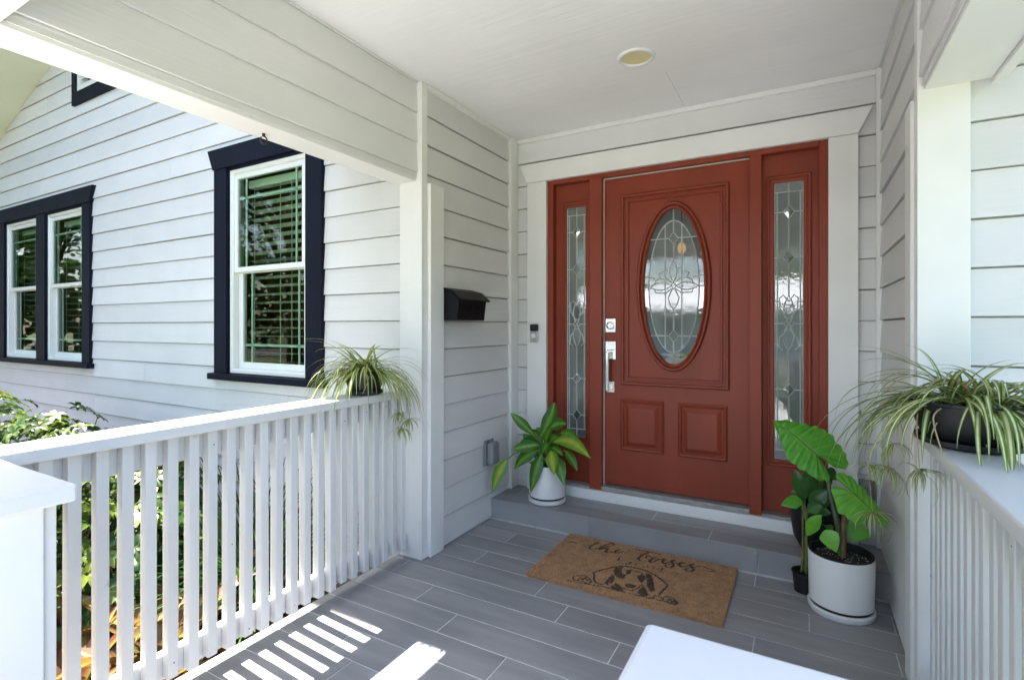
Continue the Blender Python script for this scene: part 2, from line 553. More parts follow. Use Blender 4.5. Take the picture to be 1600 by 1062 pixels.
def sheet(parent, org, rotz, length, z0, z1, cuts=(), off=0.003, depth=0.08, mat="crevice_shade", halfplanes=(), name="sheathing"):
    """solid wall behind the boards with its openings left out"""
    xs = sorted({0.0, length, *[c for q in cuts for c in q[:2] if 0 < c < length]})
    zs = sorted({z0, z1, *[c for q in cuts for c in q[2:] if z0 < c < z1]})
    m = MB()
    for i in range(len(xs) - 1):
        for j in range(len(zs) - 1):
            xm, zm = (xs[i] + xs[i + 1]) / 2, (zs[j] + zs[j + 1]) / 2
            if any(c[0] < xm < c[1] and c[2] < zm < c[3] for c in cuts): continue
            poly = [(xs[i], zs[j]), (xs[i + 1], zs[j]), (xs[i + 1], zs[j + 1]), (xs[i], zs[j + 1])]
            for h in halfplanes:
                poly = clip_poly(poly, *h)
                if len(poly) < 3: break
            if len(poly) >= 3:
                m.prism(poly, 1, off, depth)
    me = m.mesh(name, mat)
    bm = bmesh.new(); bm.from_mesh(me)
    bmesh.ops.recalc_face_normals(bm, faces=bm.faces); bm.to_mesh(me); bm.free()
    ob = bpy.data.objects.new(name, me)
    place(ob, parent, (org[0], org[1], 0)); ob.rotation_euler = (0, 0, rotz)
    return ob


def rect_ring(m, x0, x1, z0, z1, prof, mi=0):
    """moulding round a rectangle in the xz plane; prof = [(inset, y)]"""
    b = len(m.v)
    for (d, y) in prof:
        m.v += [(x0 + d, y, z0 + d), (x1 - d, y, z0 + d), (x1 - d, y, z1 - d), (x0 + d, y, z1 - d)]
    for k in range(len(prof) - 1):
        for i in range(4):
            j = (i + 1) % 4
            m.f.append((b + k * 4 + i, b + k * 4 + j, b + (k + 1) * 4 + j, b + (k + 1) * 4 + i)); m.mi.append(mi)
    return m


def oval_ring(m, cx, cz, rx, rz, prof, n=72, mi=0):
    b = len(m.v)
    for (d, y) in prof:
        for i in range(n):
            a = 2 * math.pi * i / n
            m.v.append((cx + (rx - d) * math.cos(a), y, cz + (rz - d) * math.sin(a)))
    for k in range(len(prof) - 1):
        for i in range(n):
            j = (i + 1) % n
            m.f.append((b + k * n + i, b + k * n + j, b + (k + 1) * n + j, b + (k + 1) * n + i)); m.mi.append(mi)
    return m

# ================================================================== the setting
FLX0, FLX1, FLY0 = -2.045, 0.46, 0.02
STEP_Y, STEP_Z = 3.04, 0.135

# ---- ground
ground = MB()
ground.face([(-160, -160, -0.36), (160, -160, -0.36), (160, 160, -0.36), (-160, 160, -0.36)])
tag(ground.build("lawn", "lawn_green"), kind="structure")
bed = MB()
bed.face([(-9.5, -0.2, -0.352), (-2.05, -0.2, -0.352), (-2.05, 2.34, -0.352), (-9.5, 2.34, -0.352)])
tag(bed.build("mulch_bed", "mulch_red"), kind="structure")
road = MB().box(-90, 90, -20.5, -13.5, -0.36, -0.345)
tag(road.build("road", "asphalt"), kind="structure")
kerb = MB().box(-90, 90, -13.5, -13.3, -0.36, -0.24)
tag(kerb.build("kerb", "concrete"), kind="structure")
walk = MB().box(-4.2, 2.6, -6.0, -0.62, -0.36, -0.34)  # unseen path, made wide and pale to bounce neutral light inside
tag(walk.build("front_path", "drive_concrete"), kind="structure")
stairs = MB().box(-1.38, -0.2, -0.3, 0.02, -0.36, -0.12).box(-1.38, -0.2, -0.62, -0.3, -0.36, -0.24)
tag(stairs.build("entry_steps", "concrete"), kind="structure")

# ---- tiled porch floor: every tile its own piece
floor = MB().box(FLX0, FLX1, FLY0, 3.40, -0.36, -0.0016).build("porch_floor", "grout")
tag(floor, kind="structure")
TL, TG = 0.968, 0.0042
tile_cache = {}


def tile_obj(parent, x0, x1, y0, y1, z, h=0.006, name="tile", vertical=False):
    key = (round(x1 - x0, 4), round(y1 - y0, 4), vertical)
    if key not in tile_cache:
        w, d = x1 - x0, y1 - y0
        m = MB()
        if vertical:
            m.box(0, w, -0.008, 0.0, 0, d)
        else:
            e = 0.0012
            m.box(0, w, 0, d, -h, -e)
            b = len(m.v)
            m.v += [(0, 0, -e), (w, 0, -e), (w, d, -e), (0, d, -e), (e, e, 0), (w - e, e, 0), (w - e, d - e, 0), (e, d - e, 0)]
            m.f += [(b, b + 1, b + 5, b + 4), (b + 1, b + 2, b + 6, b + 5), (b + 2, b + 3, b + 7, b + 6), (b + 3, b, b + 4, b + 7), (b + 4, b + 5, b + 6, b + 7)]
            m.mi += [0] * 5
        tile_cache[key] = m.mesh(name, "tile")
    ob = bpy.data.objects.new(name, tile_cache[key])
    return place(ob, parent, (x0, y0, z))


row_joint = {-1: -0.217, 0: -0.62, 1: 0.023, 2: -1.61, 3: -1.148, 4: -0.966, 5: -0.667, 6: -1.38, 7: -1.03, 8: -0.72,
             9: -1.55, 10: -1.22, 11: -0.9, 12: -0.6, 13: -1.42, 14: -1.1, 15: -0.8, 16: -1.6, 17: -0.5}
rt = random.Random(11)
k = -1
while True:
    y1 = 2.895 - 0.158 * k
    y0 = y1 - 0.158
    if k == -1: y1 = STEP_Y - 0.012
    y0 = max(y0, FLY0)
    j = row_joint.get(k, -0.7)
    xs = []
    x = j
    while x > FLX0: x -= TL
    while x < FLX1:
        xs.append(x); x += TL
    xs.append(x)
    for a in range(len(xs) - 1):
        a0, a1 = max(xs[a], FLX0), min(xs[a + 1], FLX1)
        if a1 - a0 > 0.02 and y1 - y0 > 0.01:
            tile_obj(floor, a0 + TG / 2, a1 - TG / 2, y0 + TG / 2, y1 - TG / 2, rt.uniform(-0.0004, 0.0004))
    if y0 <= FLY0 + 1e-6: break
    k += 1

step = MB().box(-1.885, 0.37, STEP_Y + 0.008, 3.42, -0.0027, STEP_Z - 0.0016).build("door_step", "grout")
tag(step, "grey tiled step running along the foot of the red front door", "step", kind="structure")
for (y0, y1, js) in ((STEP_Y, STEP_Y + 0.155, (-1.40, -0.46)), (STEP_Y + 0.155, STEP_Y + 0.30, (-1.77, -0.81, 0.15)), (STEP_Y + 0.30, 3.405, (-1.225, -0.272))):
    xs = [-1.885, *js, 0.37]
    for a in range(len(xs) - 1):
        tile_obj(step, xs[a] + TG / 2, xs[a + 1] - TG / 2, y0 + TG / 2, y1 - TG / 2, STEP_Z)
xs = [-1.885, -1.16, -0.21, 0.37]
for a in range(3):
    tile_obj(step, xs[a] + TG / 2, xs[a + 1] - TG / 2, 0.004, STEP_Z - 0.008, 0, vertical=True)
    step.children[-1].location = Vector((xs[a] + TG / 2, STEP_Y + 0.008, 0.006)) - WLOC[step]

# ---- gable wall of the front wing
GY, GX = 2.33, -11.0
W1 = (-3.69, -2.855)            # single window frame
W2 = ((-7.865, -7.029), (-6.796, -6.0))
WZ0, WZ1 = 0.975, 2.462
cuts = [(W1[0] - GX - 0.03, W1[1] - GX + 0.03, WZ0 - 0.02, WZ1 + 0.01),
        (W2[0][0] - GX - 0.03, W2[1][1] - GX + 0.03, WZ0 - 0.02, WZ1 + 0.01)]
vent_cut = (-6.14 - GX, -5.3 - GX, 3.53, 4.05)
hp = [(-0.4036, 1.0, 2.282), (0.4036, 1.0, 6.884)]
gable = thing("gable_wall", (GX, GY, -0.12), "white lap-sided gable wall with navy framed windows beyond the baluster railing", "wall")
jset = {5: [6.1, 9.0], 12: [5.9], 4: [7.95], 3: [5.2], 6: [3.3], 7: [4.7], 9: [3.4], 13: [7.7], 14: [4.4], 2: [6.6], 10: [5.4], 15: [6.5], 1: [7.3], 16: [4.0]}
lap_wall(gable, (GX, GY), 0, -2.031 - GX, -0.12, 4.6, cuts + [vent_cut], lambda k, r: jset.get(k, [r.uniform(2, 8)]), hp, rng=random.Random(5))
sheet(gable, (GX, GY), 0, -1.90 - GX, -0.36, 4.6, cuts + [vent_cut], halfplanes=hp)
boxpart("foundation", "concrete", gable, GX, -2.05, GY - 0.006, GY + 0.1, -0.36, -0.121)

# ---- roof of the front wing with its deep rake overhang
RZ = lambda x, d=0.0: (3.449 + 0.4036 * (x + 8.109) if x < -5.3 else 4.583 - 0.4036 * (x + 5.3)) + d
roof = thing("gable_roof", (-5.3, 1.87, 2.2), "gable roof of the front wing with pale rake soffit over the siding", "roof")
for (xa, xb) in ((-11.8, -5.302), (-5.298, -2.1)):
    n = 5
    for i in range(n):
        a0 = xa + (xb - xa) * i / n + 0.002; a1 = xa + (xb - xa) * (i + 1) / n - 0.002
        m = MB().prism([(a0, RZ(a0, 0.001)), (a1, RZ(a1, 0.001)), (a1, RZ(a1, 0.02)), (a0, RZ(a0, 0.02))], 1, 1.87, 2.4)
        m.build("soffit_panel", "soffit", roof)
    MB().prism([(xa, RZ(xa, 0.022)), (xb, RZ(xb, 0.022)), (xb, RZ(xb, 0.20)), (xa, RZ(xa, 0.20))], 1, 1.87, 9.0).build("roof_slope", "shingle", roof)
    MB().prism([(xa, RZ(xa, -0.03)), (xb, RZ(xb, -0.03)), (xb, RZ(xb, 0.21)), (xa, RZ(xa, 0.21))], 1, 1.845, 1.868).build("rake_board", "trim_white", roof, bevel=0.003)

# ---- side wall of the entry recess (with the letter box)
swall = thing("recess_side_wall", (-1.885, 2.31, 0), "white lap-sided wall of the entry recess carrying the black mailbox", "wall")
lap_wall(swall, (-1.882, 2.32), math.pi / 2, 0.965, 0.0, 2.695, [(-0.01, 0.150, 0, 2.13)], rng=random.Random(6))
sheet(swall, (-1.882, 2.35), math.pi / 2, 1.05, 0.0, 2.72)
boxpart("corner_trim", "trim_white", swall, -1.90, -1.850, 3.285, 3.384, STEP_Z + 0.002, 2.694, 0.003)
boxpart("side_trim", "trim_white", swall, -1.90, -1.846, 2.343, 2.468, 0.002, 2.13, 0.003)
boxpart("top_strip", "trim_white", swall, -1.881, -1.857, 2.347, 3.283, 2.668, 2.694, 0.002)

# ---- wall around the door
dwall = thing("door_wall", (-0.75, 3.40, 0.14), "narrow lap-sided wall around and above the white door casing", "wall")
dcut = (-1.69 + 1.88, 0.20 + 1.88, 0.0, 2.42)
lap_wall(dwall, (-1.88, 3.40), 0, 2.24, STEP_Z, 2.695, [dcut], rng=random.Random(8))
sheet(dwall, (-1.90, 3.40), 0, 2.30, 0.0, 2.75, [(dcut[0] + 0.02, dcut[1] + 0.02, 0, 2.42)])
boxpart("top_strip", "trim_white", dwall, -1.848, 0.34, 3.372, 3.399, 2.664, 2.694, 0.002)

# ---- right wall of the recess, and the house front past the post
rwall = thing("recess_wall", (0.366, 2.9, 0), "white lap-sided recess wall behind the elephant ear plant", "wall")
lap_wall(rwall, (0.367, 3.385), -math.pi / 2, 1.05, 0.0, 2.695, [(0.925, 1.2, 0, 2.13)], rng=random.Random(9))
sheet(rwall, (0.367, 3.42), -math.pi / 2, 1.08, 0.0, 2.75)
boxpart("corner_trim", "trim_white", rwall, 0.340, 0.39, 3.355, 3.384, STEP_Z + 0.002, 2.694, 0.002)
boxpart("side_trim", "trim_white", rwall, 0.338, 0.39, 2.343, 2.458, 0.002, 2.13, 0.003)
fwall = thing("house_front_wall", (1.5, 2.33, -0.12), "white lap-sided house front beside the wide white corner board", "wall")
lap_wall(fwall, (0.498, 2.33), 0, 3.5, -0.12, 2.9, (), lambda k, r: [r.uniform(0.9, 2.6)], rng=random.Random(10))
sheet(fwall, (0.40, 2.33), 0, 3.7, -0.36, 2.9)

# ---- corner posts
lp = thing("corner_post", (-1.95, 2.31, 0), "white square corner post where the railing meets the mailbox wall", "post")
boxpart("post_shaft", "trim_white", lp, -2.030, -1.868, 2.290, 2.342, 0.001, 2.694, 0.003)
rp_ = thing("corner_post", (0.42, 2.31, 0), "wide white corner board behind the hanging bowl of striped leaves", "post")
boxpart("post_shaft", "trim_white", rp_, 0.349, 0.494, 2.285, 2.342, 0.001, 2.694, 0.003)

# ---- beams
bl = thing("porch_beam", (-1.98, 1.4, 2.135), "white boarded porch beam above the baluster railing with a small iron hook", "beam")
boxpart("beam_core", "trim_white", bl, -2.062, -1.908, 0.36, 2.288, 2.135, 2.76, 0.003)
lap_wall(bl, (-1.907, 0.56), math.pi / 2, 1.728, 2.150, 2.695, (), mat="beam_board", rng=random.Random(12), th0=0.014)
br = thing("porch_beam", (0.46, 1.4, 2.135), "white boarded porch beam over the hanging bowl of striped leaves", "beam")
boxpart("beam_core", "trim_white", br, 0.368, 0.548, 0.36, 2.283, 2.140, 2.76, 0.003)
boxpart("drip_edge", "trim_white", br, 0.550, 0.580, 0.36, 2.30, 2.125, 2.2, 0.002)
lap_wall(br, (0.367, 2.283), -math.pi / 2, 1.72, 2.155, 2.695, (), mat="beam_board", rng=random.Random(13), th0=0.014)
bf = thing("porch_beam", (-0.75, 0.45, 2.135), "white front porch beam crossing above the entry steps", "beam")
boxpart("beam_core", "trim_white", bf, -1.905, 0.366, 0.36, 0.545, 2.136, 2.76, 0.003)
lap_wall(bf, (0.35, 0.546), math.pi, 2.24, 2.150, 2.695, (), mat="beam_board", rng=random.Random(14), th0=0.014)

# ---- ceiling
ceil = MB().box(-2.0, 0.5, 0.1, 3.5, 2.712, 2.76).build("porch_ceiling", "caulk_gap")
tag(ceil, kind="structure")
for (x0, x1, y0, y1) in ((-1.905, 0.366, 0.547, 2.86), (-1.905, -0.651, 2.8601, 3.399), (-0.649, 0.366, 2.8601, 3.1015), (-0.649, 0.366, 3.1045, 3.399)):
    m = MB().box(x0, x1, y0, y1, 2.696, 2.711)
    m.build("ceiling_panel", "ceiling_paint", ceil, origin=((x0 + x1) / 2, (y0 + y1) / 2, 2.70))
# ---- roof over the porch
pr = MB().prism([(-2.55, 2.47), (-2.064, 2.77), (-0.76, 3.25), (0.60, 2.77), (1.05, 2.47), (1.05, 2.58), (-0.76, 3.4), (-2.55, 2.58)], 1, 0.06, 2.325)
tag(pr.build("porch_roof", "shingle"), "low shingled roof over the entry porch", "roof")

# ---- railings
def railing(name, side, label):
    """side -1: the garden side; +1: the far side"""
    x_in = -1.905 if side < 0 else 0.335
    s = side                                     # outward direction
    X = lambda d: x_in + s * d
    bx = lambda a, b: (min(X(a), X(b)), max(X(a), X(b)))
    t = thing(name, (X(0.08), 1.4, 0.0), label, "railing", "porch railings")
    y1 = 2.288 if side < 0 else 2.283
    boxpart("top_rail", "cap_white", t, *bx(0.0, 0.155), 0.50, y1, 0.926, 0.966, 0.006)
    boxpart("upper_rail", "rail_white", t, *bx(0.082, 0.118), 0.50, y1, 0.822, 0.925, 0.003)
    boxpart("lower_rail", "rail_white", t, *bx(0.082, 0.118), 0.50, y1, 0.058, 0.147, 0.003)
    rr = random.Random(21 + side)
    b0 = None
    y = 0.57
    while y < 2.25:
        z0 = 0.050 + rr.uniform(-0.006, 0.012)
        if b0 is None:
            xa, xb = bx(0.043, 0.081)
            b0 = MB().box(xa, xb, y, y + 0.036, z0, 0.9255).build("baluster", "rail_white", t, bevel=0.003, origin=((xa + xb) / 2, y + 0.018, 0.9255))
            y_ref = y
        else:
            w = WLOC[b0]
            c = clone(b0, t, (w.x + rr.uniform(-0.0012, 0.0012), w.y + (y - y_ref) + rr.uniform(-0.002, 0.002), w.z))
            c.rotation_euler = (rr.uniform(-0.003, 0.003), 0, rr.uniform(-0.02, 0.02))
            c.scale = (1, 1, 1 + rr.uniform(-0.012, 0.006))
        if rr.random() < 0.55:
            zc = rr.uniform(0.075, 0.09); xa, xb = bx(0.0795, 0.0822)
            boxpart("paint_crack", "caulk_gap", t, xa, xb, y + 0.0365, y + 0.0365 + rr.uniform(0.001, 0.0022), zc, zc + rr.uniform(0.03, 0.06))
        if rr.random() < 0.4:
            zc = rr.uniform(0.83, 0.85); xa, xb = bx(0.0795, 0.0822)
            boxpart("paint_crack", "caulk_gap", t, xa, xb, y + 0.0365, y + 0.0365 + rr.uniform(0.001, 0.0024), zc, zc + rr.uniform(0.03, 0.07))
        if rr.random() < 0.5:
            xa, xb = bx(0.0415, 0.0432); zc = rr.choice((0.11, 0.10, 0.87, 0.45)) + rr.uniform(-0.02, 0.02)
            boxpart("nail_head", "iron", t, xa, xb, y + 0.016, y + 0.020, zc, zc + 0.004)
        y += 0.0715
    return t


railing("porch_railing", -1, "white baluster railing between the porch and the garden")
railing("porch_railing", 1, "white baluster railing beneath the hanging bowl, beside the elephant ear")

# ---- pedestals that flank the steps
pl = thing("entry_pedestal", (-1.75, 0.3, 0), "white boxed pedestal with flat cap at the garden railing", "pedestal", "pedestals flanking the steps")
boxpart("pedestal_body", "trim_white", pl, -2.06, -1.447, 0.06, 0.488, -0.36, 0.928, 0.003)
boxpart("pedestal_cap", "cap_white", pl, -2.10, -1.402, 0.02, 0.531, 0.929, 0.967, 0.006)
boxpart("end_board", "rail_white", pl, -1.60, -1.455, 0.489, 0.512, 0.0, 0.928, 0.002)
pr2 = thing("entry_pedestal", (0.17, 0.32, 0), "white flat-capped pedestal close to the camera below the doormat", "pedestal", "pedestals flanking the steps")
boxpart("pedestal_body", "trim_white", pr2, -0.12, 0.47, 0.06, 0.565, -0.36, 0.926, 0.003)
boxpart("pedestal_cap", "cap_white", pr2, -0.163, 0.50, 0.02, 0.617, 0.927, 0.966, 0.008)

# ---- windows of the gable wall
def sash(parent, x0, x1, z0, z1, y, rail, muntins, name="sash"):
    m = MB()
    rect_ring(m, x0, x1, z0, z1, [(0, y + 0.028), (0, y), (rail, y), (rail, y + 0.028)])
    sh = m.build(name, "vinyl", parent, solid=True)
    g = MB().face([(x0 + rail - 0.004, y + 0.012, z0 + rail - 0.004), (x1 - rail + 0.004, y + 0.012, z0 + rail - 0.004), (x1 - rail + 0.004, y + 0.012, z1 - rail + 0.004), (x0 + rail - 0.004, y + 0.012, z1 - rail + 0.004)])
    g.build("pane", "window_glass", sh, solid=False)
    for (mx0, mx1, mz0, mz1) in muntins:
        boxpart("muntin", "muntin_white", sh, mx0, mx1, y + 0.017, y + 0.024, mz0, mz1)
    return sh


def window_unit(parent, x0, x1, z0, z1, curtain=0.0):
    # outer vinyl frame
    m = MB(); rect_ring(m, x0, x1, z0, z1, [(0, GY + 0.08), (0, GY - 0.012), (0.022, GY - 0.012), (0.030, GY - 0.004), (0.030, GY + 0.08)])
    m.build("window_frame", "vinyl", parent)
    zm = z0 + (z1 - z0) * 0.515
    a0, a1 = x0 + 0.031, x1 - 0.031
    r = 0.036
    # upper sash (outer track)
    zt = z1 - 0.031
    zl = zm - 0.028
    q = 0.105
    sash(parent, a0, a1, zl, zt, GY + 0.004, r, [
        (a0 + q, a0 + q + 0.016, zl + r, zt - r), (a1 - q - 0.016, a1 - q, zl + r, zt - r), (a0 + r, a1 - r, zt - q - 0.08, zt - q - 0.064)])
    # lower sash (inner track)
    zb, zu = z0 + 0.031, zm + 0.012
    sash(parent, a0 + 0.004, a1 - 0.004, zb, zu, GY + 0.036, r + 0.012, [
        (a0 + q + 0.02, a0 + q + 0.036, zb + r, zu - r), (a1 - q - 0.03, a1 - q - 0.014, zb + r, zu - r), (a0 + r, a1 - r, zb + q + 0.06, zb + q + 0.076)])
    # slatted blind with cords
    bl_ = boxpart("blind", "blind", parent, a0 + 0.02, a1 - 0.02, GY + 0.105, GY + 0.165, z1 - 0.11, z1 - 0.055)
    s0 = None
    z = z1 - 0.165
    while z > z0 + 0.04:
        if s0 is None:
            mm = MB(); xs0, xs1 = a0 + 0.022, a1 - 0.022; yc = GY + 0.135
            prof = [(yc - 0.031, z + 0.006), (yc - 0.012, z + 0.006), (yc + 0.012, z + 0.0015), (yc + 0.031, z - 0.006), (yc + 0.012, z - 0.0015), (yc - 0.012, z + 0.003)]
            mm.prism(prof, 0, xs0, xs1)
            s0 = mm.build("slat", "blind", bl_, origin=((xs0 + xs1) / 2, yc, z))
            zr = z
        else:
            clone(s0, bl_, WLOC[s0] + Vector((0, 0, z - zr)))
        z -= 0.062
    for f in (0.12, 0.5, 0.66, 0.88):
        xx = a0 + (a1 - a0) * f
        boxpart("cord", "blind", bl_, xx - 0.0015, xx + 0.0015, GY + 0.100, GY + 0.103, z0 + 0.06, z1 - 0.11)


def window_trim(t, x0, x1, mull=None):
    """navy casing round frames that span x0..x1"""
    y0, y1 = GY - 0.036, GY - 0.0175
    y1 = GY + 0.002
    boxpart("side_casing", "navy", t, x0 - 0.165, x0 - 0.012, y0, y1, WZ0 - 0.006, WZ1 + 0.02, 0.003)
    boxpart("side_casing", "navy", t, x1 + 0.012, x1 + 0.165, y0, y1, WZ0 - 0.006, WZ1 + 0.02, 0.003)
    if mull:
        boxpart("mullion_casing", "navy", t, mull[0] + 0.012, mull[1] - 0.012, y0, y1, WZ0 - 0.006, WZ1 + 0.02, 0.003)
    hb, ht = WZ1 + 0.0205, WZ1 + 0.172
    MB().prism([(x0 - 0.172, hb), (x1 + 0.172, hb), (x1 + 0.236, ht), (x0 - 0.236, ht)], 1, y0 - 0.008, y1).build("head_casing", "navy", t, bevel=0.003)
    boxpart("head_liner", "navy", t, x0 - 0.011, x1 + 0.011, GY - 0.02, GY + 0.06, WZ1 + 0.0005, WZ1 + 0.0195)
    boxpart("sill", "navy", t, x0 - 0.20, x1 + 0.20, GY - 0.068, GY + 0.05, WZ0 - 0.052, WZ0 - 0.0065, 0.004)


def room(name, x0, x1, y0, y1, z0, z1, mat):
    m = MB(); m.box(x0, x1, y0, y1, z0, z1)
    m.f = [f for i, f in enumerate(m.f) if i != 2]; m.mi = [0] * len(m.f)   # open towards the window
    o = m.build(name, mat, solid=False)
    tag(o, kind="structure")
    return o


w1 = thing("sash_window", (-3.27, GY, WZ0), "single navy-cased sash window with open blinds, next to the corner post", "window", "navy cased windows")
window_unit(w1, W1[0], W1[1], WZ0, WZ1)
window_trim(w1, W1[0], W1[1])
w2 = thing("twin_sash_window", (-6.93, GY, WZ0), "navy-cased pair of sash windows side by side near the picture edge", "window", "navy cased windows")
for a in W2: window_unit(w2, a[0], a[1], WZ0, WZ1)
window_trim(w2, W2[0][0], W2[1][1], (W2[0][1], W2[1][0]))
room("bedroom_interior", W1[0] - 0.4, W1[1] + 0.4, GY + 0.082, GY + 2.2, 0.2, 2.9, "room_brown")
room("study_interior", W2[0][0] - 0.4, W2[1][1] + 0.4, GY + 0.082, GY + 2.2, 0.2, 2.9, "room_brown")

# ---- gable vent
v = thing("gable_vent", (-5.72, GY, 3.46), "navy-trimmed louvred vent high in the gable, cut by the beam", "vent")
VX0, VX1, VZ0, VZ1 = -6.206, -5.235, 3.456, 4.10
boxpart("side_trim", "navy", v, VX0, VX0 + 0.085, GY - 0.034, GY + 0.001, VZ0, VZ1, 0.003)
boxpart("side_trim", "navy", v, VX1 - 0.085, VX1, GY - 0.034, GY + 0.001, VZ0, VZ1, 0.003)
boxpart("bottom_trim", "navy", v, VX0 + 0.0855, VX1 - 0.0855, GY - 0.033, GY + 0.001, VZ0, VZ0 + 0.12, 0.003)
boxpart("top_trim", "navy", v, VX0 + 0.0855, VX1 - 0.0855, GY - 0.033, GY + 0.001, VZ1 - 0.09, VZ1, 0.003)
m = MB(); rect_ring(m, VX0 + 0.086, VX1 - 0.086, VZ0 + 0.121, VZ1 - 0.091, [(0, GY + 0.05), (0, GY - 0.02), (0.05, GY - 0.02), (0.05, GY + 0.05)])
m.build("vent_frame", "vinyl", v)
for i in range(7):
    z = VZ0 + 0.18 + i * 0.052
    MB().prism([(GY - 0.014, z), (GY + 0.035, z + 0.03), (GY + 0.035, z + 0.036), (GY - 0.014, z + 0.007)], 0, VX0 + 0.137, VX1 - 0.137).build("louvre", "vinyl", v)
boxpart("vent_back", "black_plastic", v, VX0 + 0.02, VX1 - 0.02, GY + 0.081, GY + 0.1, VZ0 + 0.02, VZ1 - 0.02)

# ================================================================== the entrance
DY = 3.41                                  # face of the door leaf
# ---- white casing
cs_ = thing("door_casing", (-0.75, 3.36, STEP_Z), "white door casing with wide head board flared at both ends", "casing")
boxpart("side_board", "trim_white", cs_, -1.757, -1.604, 3.352, 3.384, STEP_Z + 0.001, 2.356, 0.003)
boxpart("side_board", "trim_white", cs_, 0.121, 0.260, 3.352, 3.384, STEP_Z + 0.001, 2.356, 0.003)
MB().prism([(-1.757, 2.357), (0.260, 2.357), (0.325, 2.492), (-1.815, 2.492)], 1, 3.345, 3.384).build("head_board", "trim_white", cs_, bevel=0.003)
boxpart("sill_board", "trim_white", cs_, -1.6035, 0.1205, 3.342, 3.41, STEP_Z + 0.001, 0.205, 0.003)

# ---- red frame
fr = thing("door_frame", (-0.75, 3.38, 0.2), "dark red door frame with posts between the door and its side panels", "door frame")
boxpart("side_jamb", "door_red", fr, -1.6035, -1.560, 3.378, 3.52, 0.206, 2.3565, 0.003)
boxpart("side_jamb", "door_red", fr, 0.078, 0.1205, 3.378, 3.52, 0.206, 2.3565, 0.003)
boxpart("post", "door_red", fr, -1.279, -1.192, 3.362, 3.50, 0.2065, 2.3255, 0.003)
boxpart("post", "door_red", fr, -0.277, -0.212, 3.362, 3.50, 0.2065, 2.3255, 0.003)
boxpart("head_jamb", "door_red", fr, -1.5595, 0.0775, 3.372, 3.52, 2.326, 2.3565, 0.003)
boxpart("threshold", "threshold_metal", fr, -1.1915, -0.2775, 3.352, 3.49, 0.2065, 0.236, 0.003)
boxpart("threshold", "threshold_metal", fr, -0.2115, 0.0775, 3.36, 3.49, 0.2065, 0.222, 0.002)
boxpart("threshold", "threshold_metal", fr, -1.5595, -1.2795, 3.36, 3.49, 0.2065, 0.222, 0.002)
boxpart("weather_strip", "weatherstrip", fr, -1.1915, -1.1865, 3.40, 3.445, 0.2365, 2.322, 0.0)
boxpart("weather_strip", "weatherstrip", fr, -1.1860, -0.2780, 3.40, 3.445, 2.318, 2.3225, 0.0)


def holed_panel(x0, x1, z0, z1, yf, yb, hole, n=72):
    """leaf with an oval or rectangular hole; hole = function(angle) -> (x, z)"""
    m = MB()
    cx, cz = hole[1]
    H = [hole[0](2 * math.pi * i / n) for i in range(n)]
    O = []
    for (hx, hz) in H:
        dx, dz = hx - cx, hz - cz
        t = min(((x1 - cx) / dx if dx > 1e-9 else (x0 - cx) / dx if dx < -1e-9 else 1e9), ((z1 - cz) / dz if dz > 1e-9 else (z0 - cz) / dz if dz < -1e-9 else 1e9))
        O.append([cx + dx * t, cz + dz * t])
    for (X, Z) in ((x0, z0), (x1, z0), (x1, z1), (x0, z1)):       # snap the nearest point onto each corner
        i = min(range(n), key=lambda q: (O[q][0] - X) ** 2 + (O[q][1] - Z) ** 2)
        O[i] = [X, Z]
    for y in (yf, yb):
        m.v += [(p[0], y, p[1]) for p in O] + [(p[0], y, p[1]) for p in H]
    for i in range(n):
        j = (i + 1) % n
        m.f.append((i, j, n + j, n + i))
        m.f.append((2 * n + i, 3 * n + i, 3 * n + j, 2 * n + j))
        m.f.append((n + i, n + j, 3 * n + j, 3 * n + i))
        m.f.append((i, 2 * n + i, 2 * n + j, j))
    m.mi = [0] * len(m.f)
    return m


def strip(m, pts, w, y0, y1, closed=False):
    """flat came of width w along pts (x, z), between depths y0 (front) and y1"""
    P = [Vector((p[0], 0, p[1])) for p in pts]
    n = len(P)
    L, R_ = [], []
    for k in range(n):
        a = P[(k - 1) % n] if (closed or k > 0) else P[k]
        b = P[(k + 1) % n] if (closed or k < n - 1) else P[k]
        d = (b - a).normalized(); nn = Vector((-d.z, 0, d.x)) * (w / 2)
        L.append(P[k] + nn); R_.append(P[k] - nn)
    b0 = len(m.v)
    for k in range(n):
        m.v += [(L[k].x, y1, L[k].z), (P[k].x, y0, P[k].z), (R_[k].x, y1, R_[k].z)]
    for k in range(n if closed else n - 1):
        j = (k + 1) % n
        m.f += [(b0 + 3 * k, b0 + 3 * k + 1, b0 + 3 * j + 1, b0 + 3 * j), (b0 + 3 * k + 1, b0 + 3 * k + 2, b0 + 3 * j + 2, b0 + 3 * j + 1)]
        m.mi += [0, 0]
    return m


def lens(x0, z0, x1, z1, bulge, n=9):
    """pointed oval between two points"""
    a, b = Vector((x0, z0)), Vector((x1, z1)); d = b - a; nn = Vector((-d.y, d.x)) * bulge
    up = [a + d * (i / n) + nn * math.sin(math.pi * i / n) for i in range(n + 1)]
    dn = [a + d * (i / n) - nn * math.sin(math.pi * i / n) for i in range(n - 1, 0, -1)]
    return [(p.x, p.y) for p in up + dn]


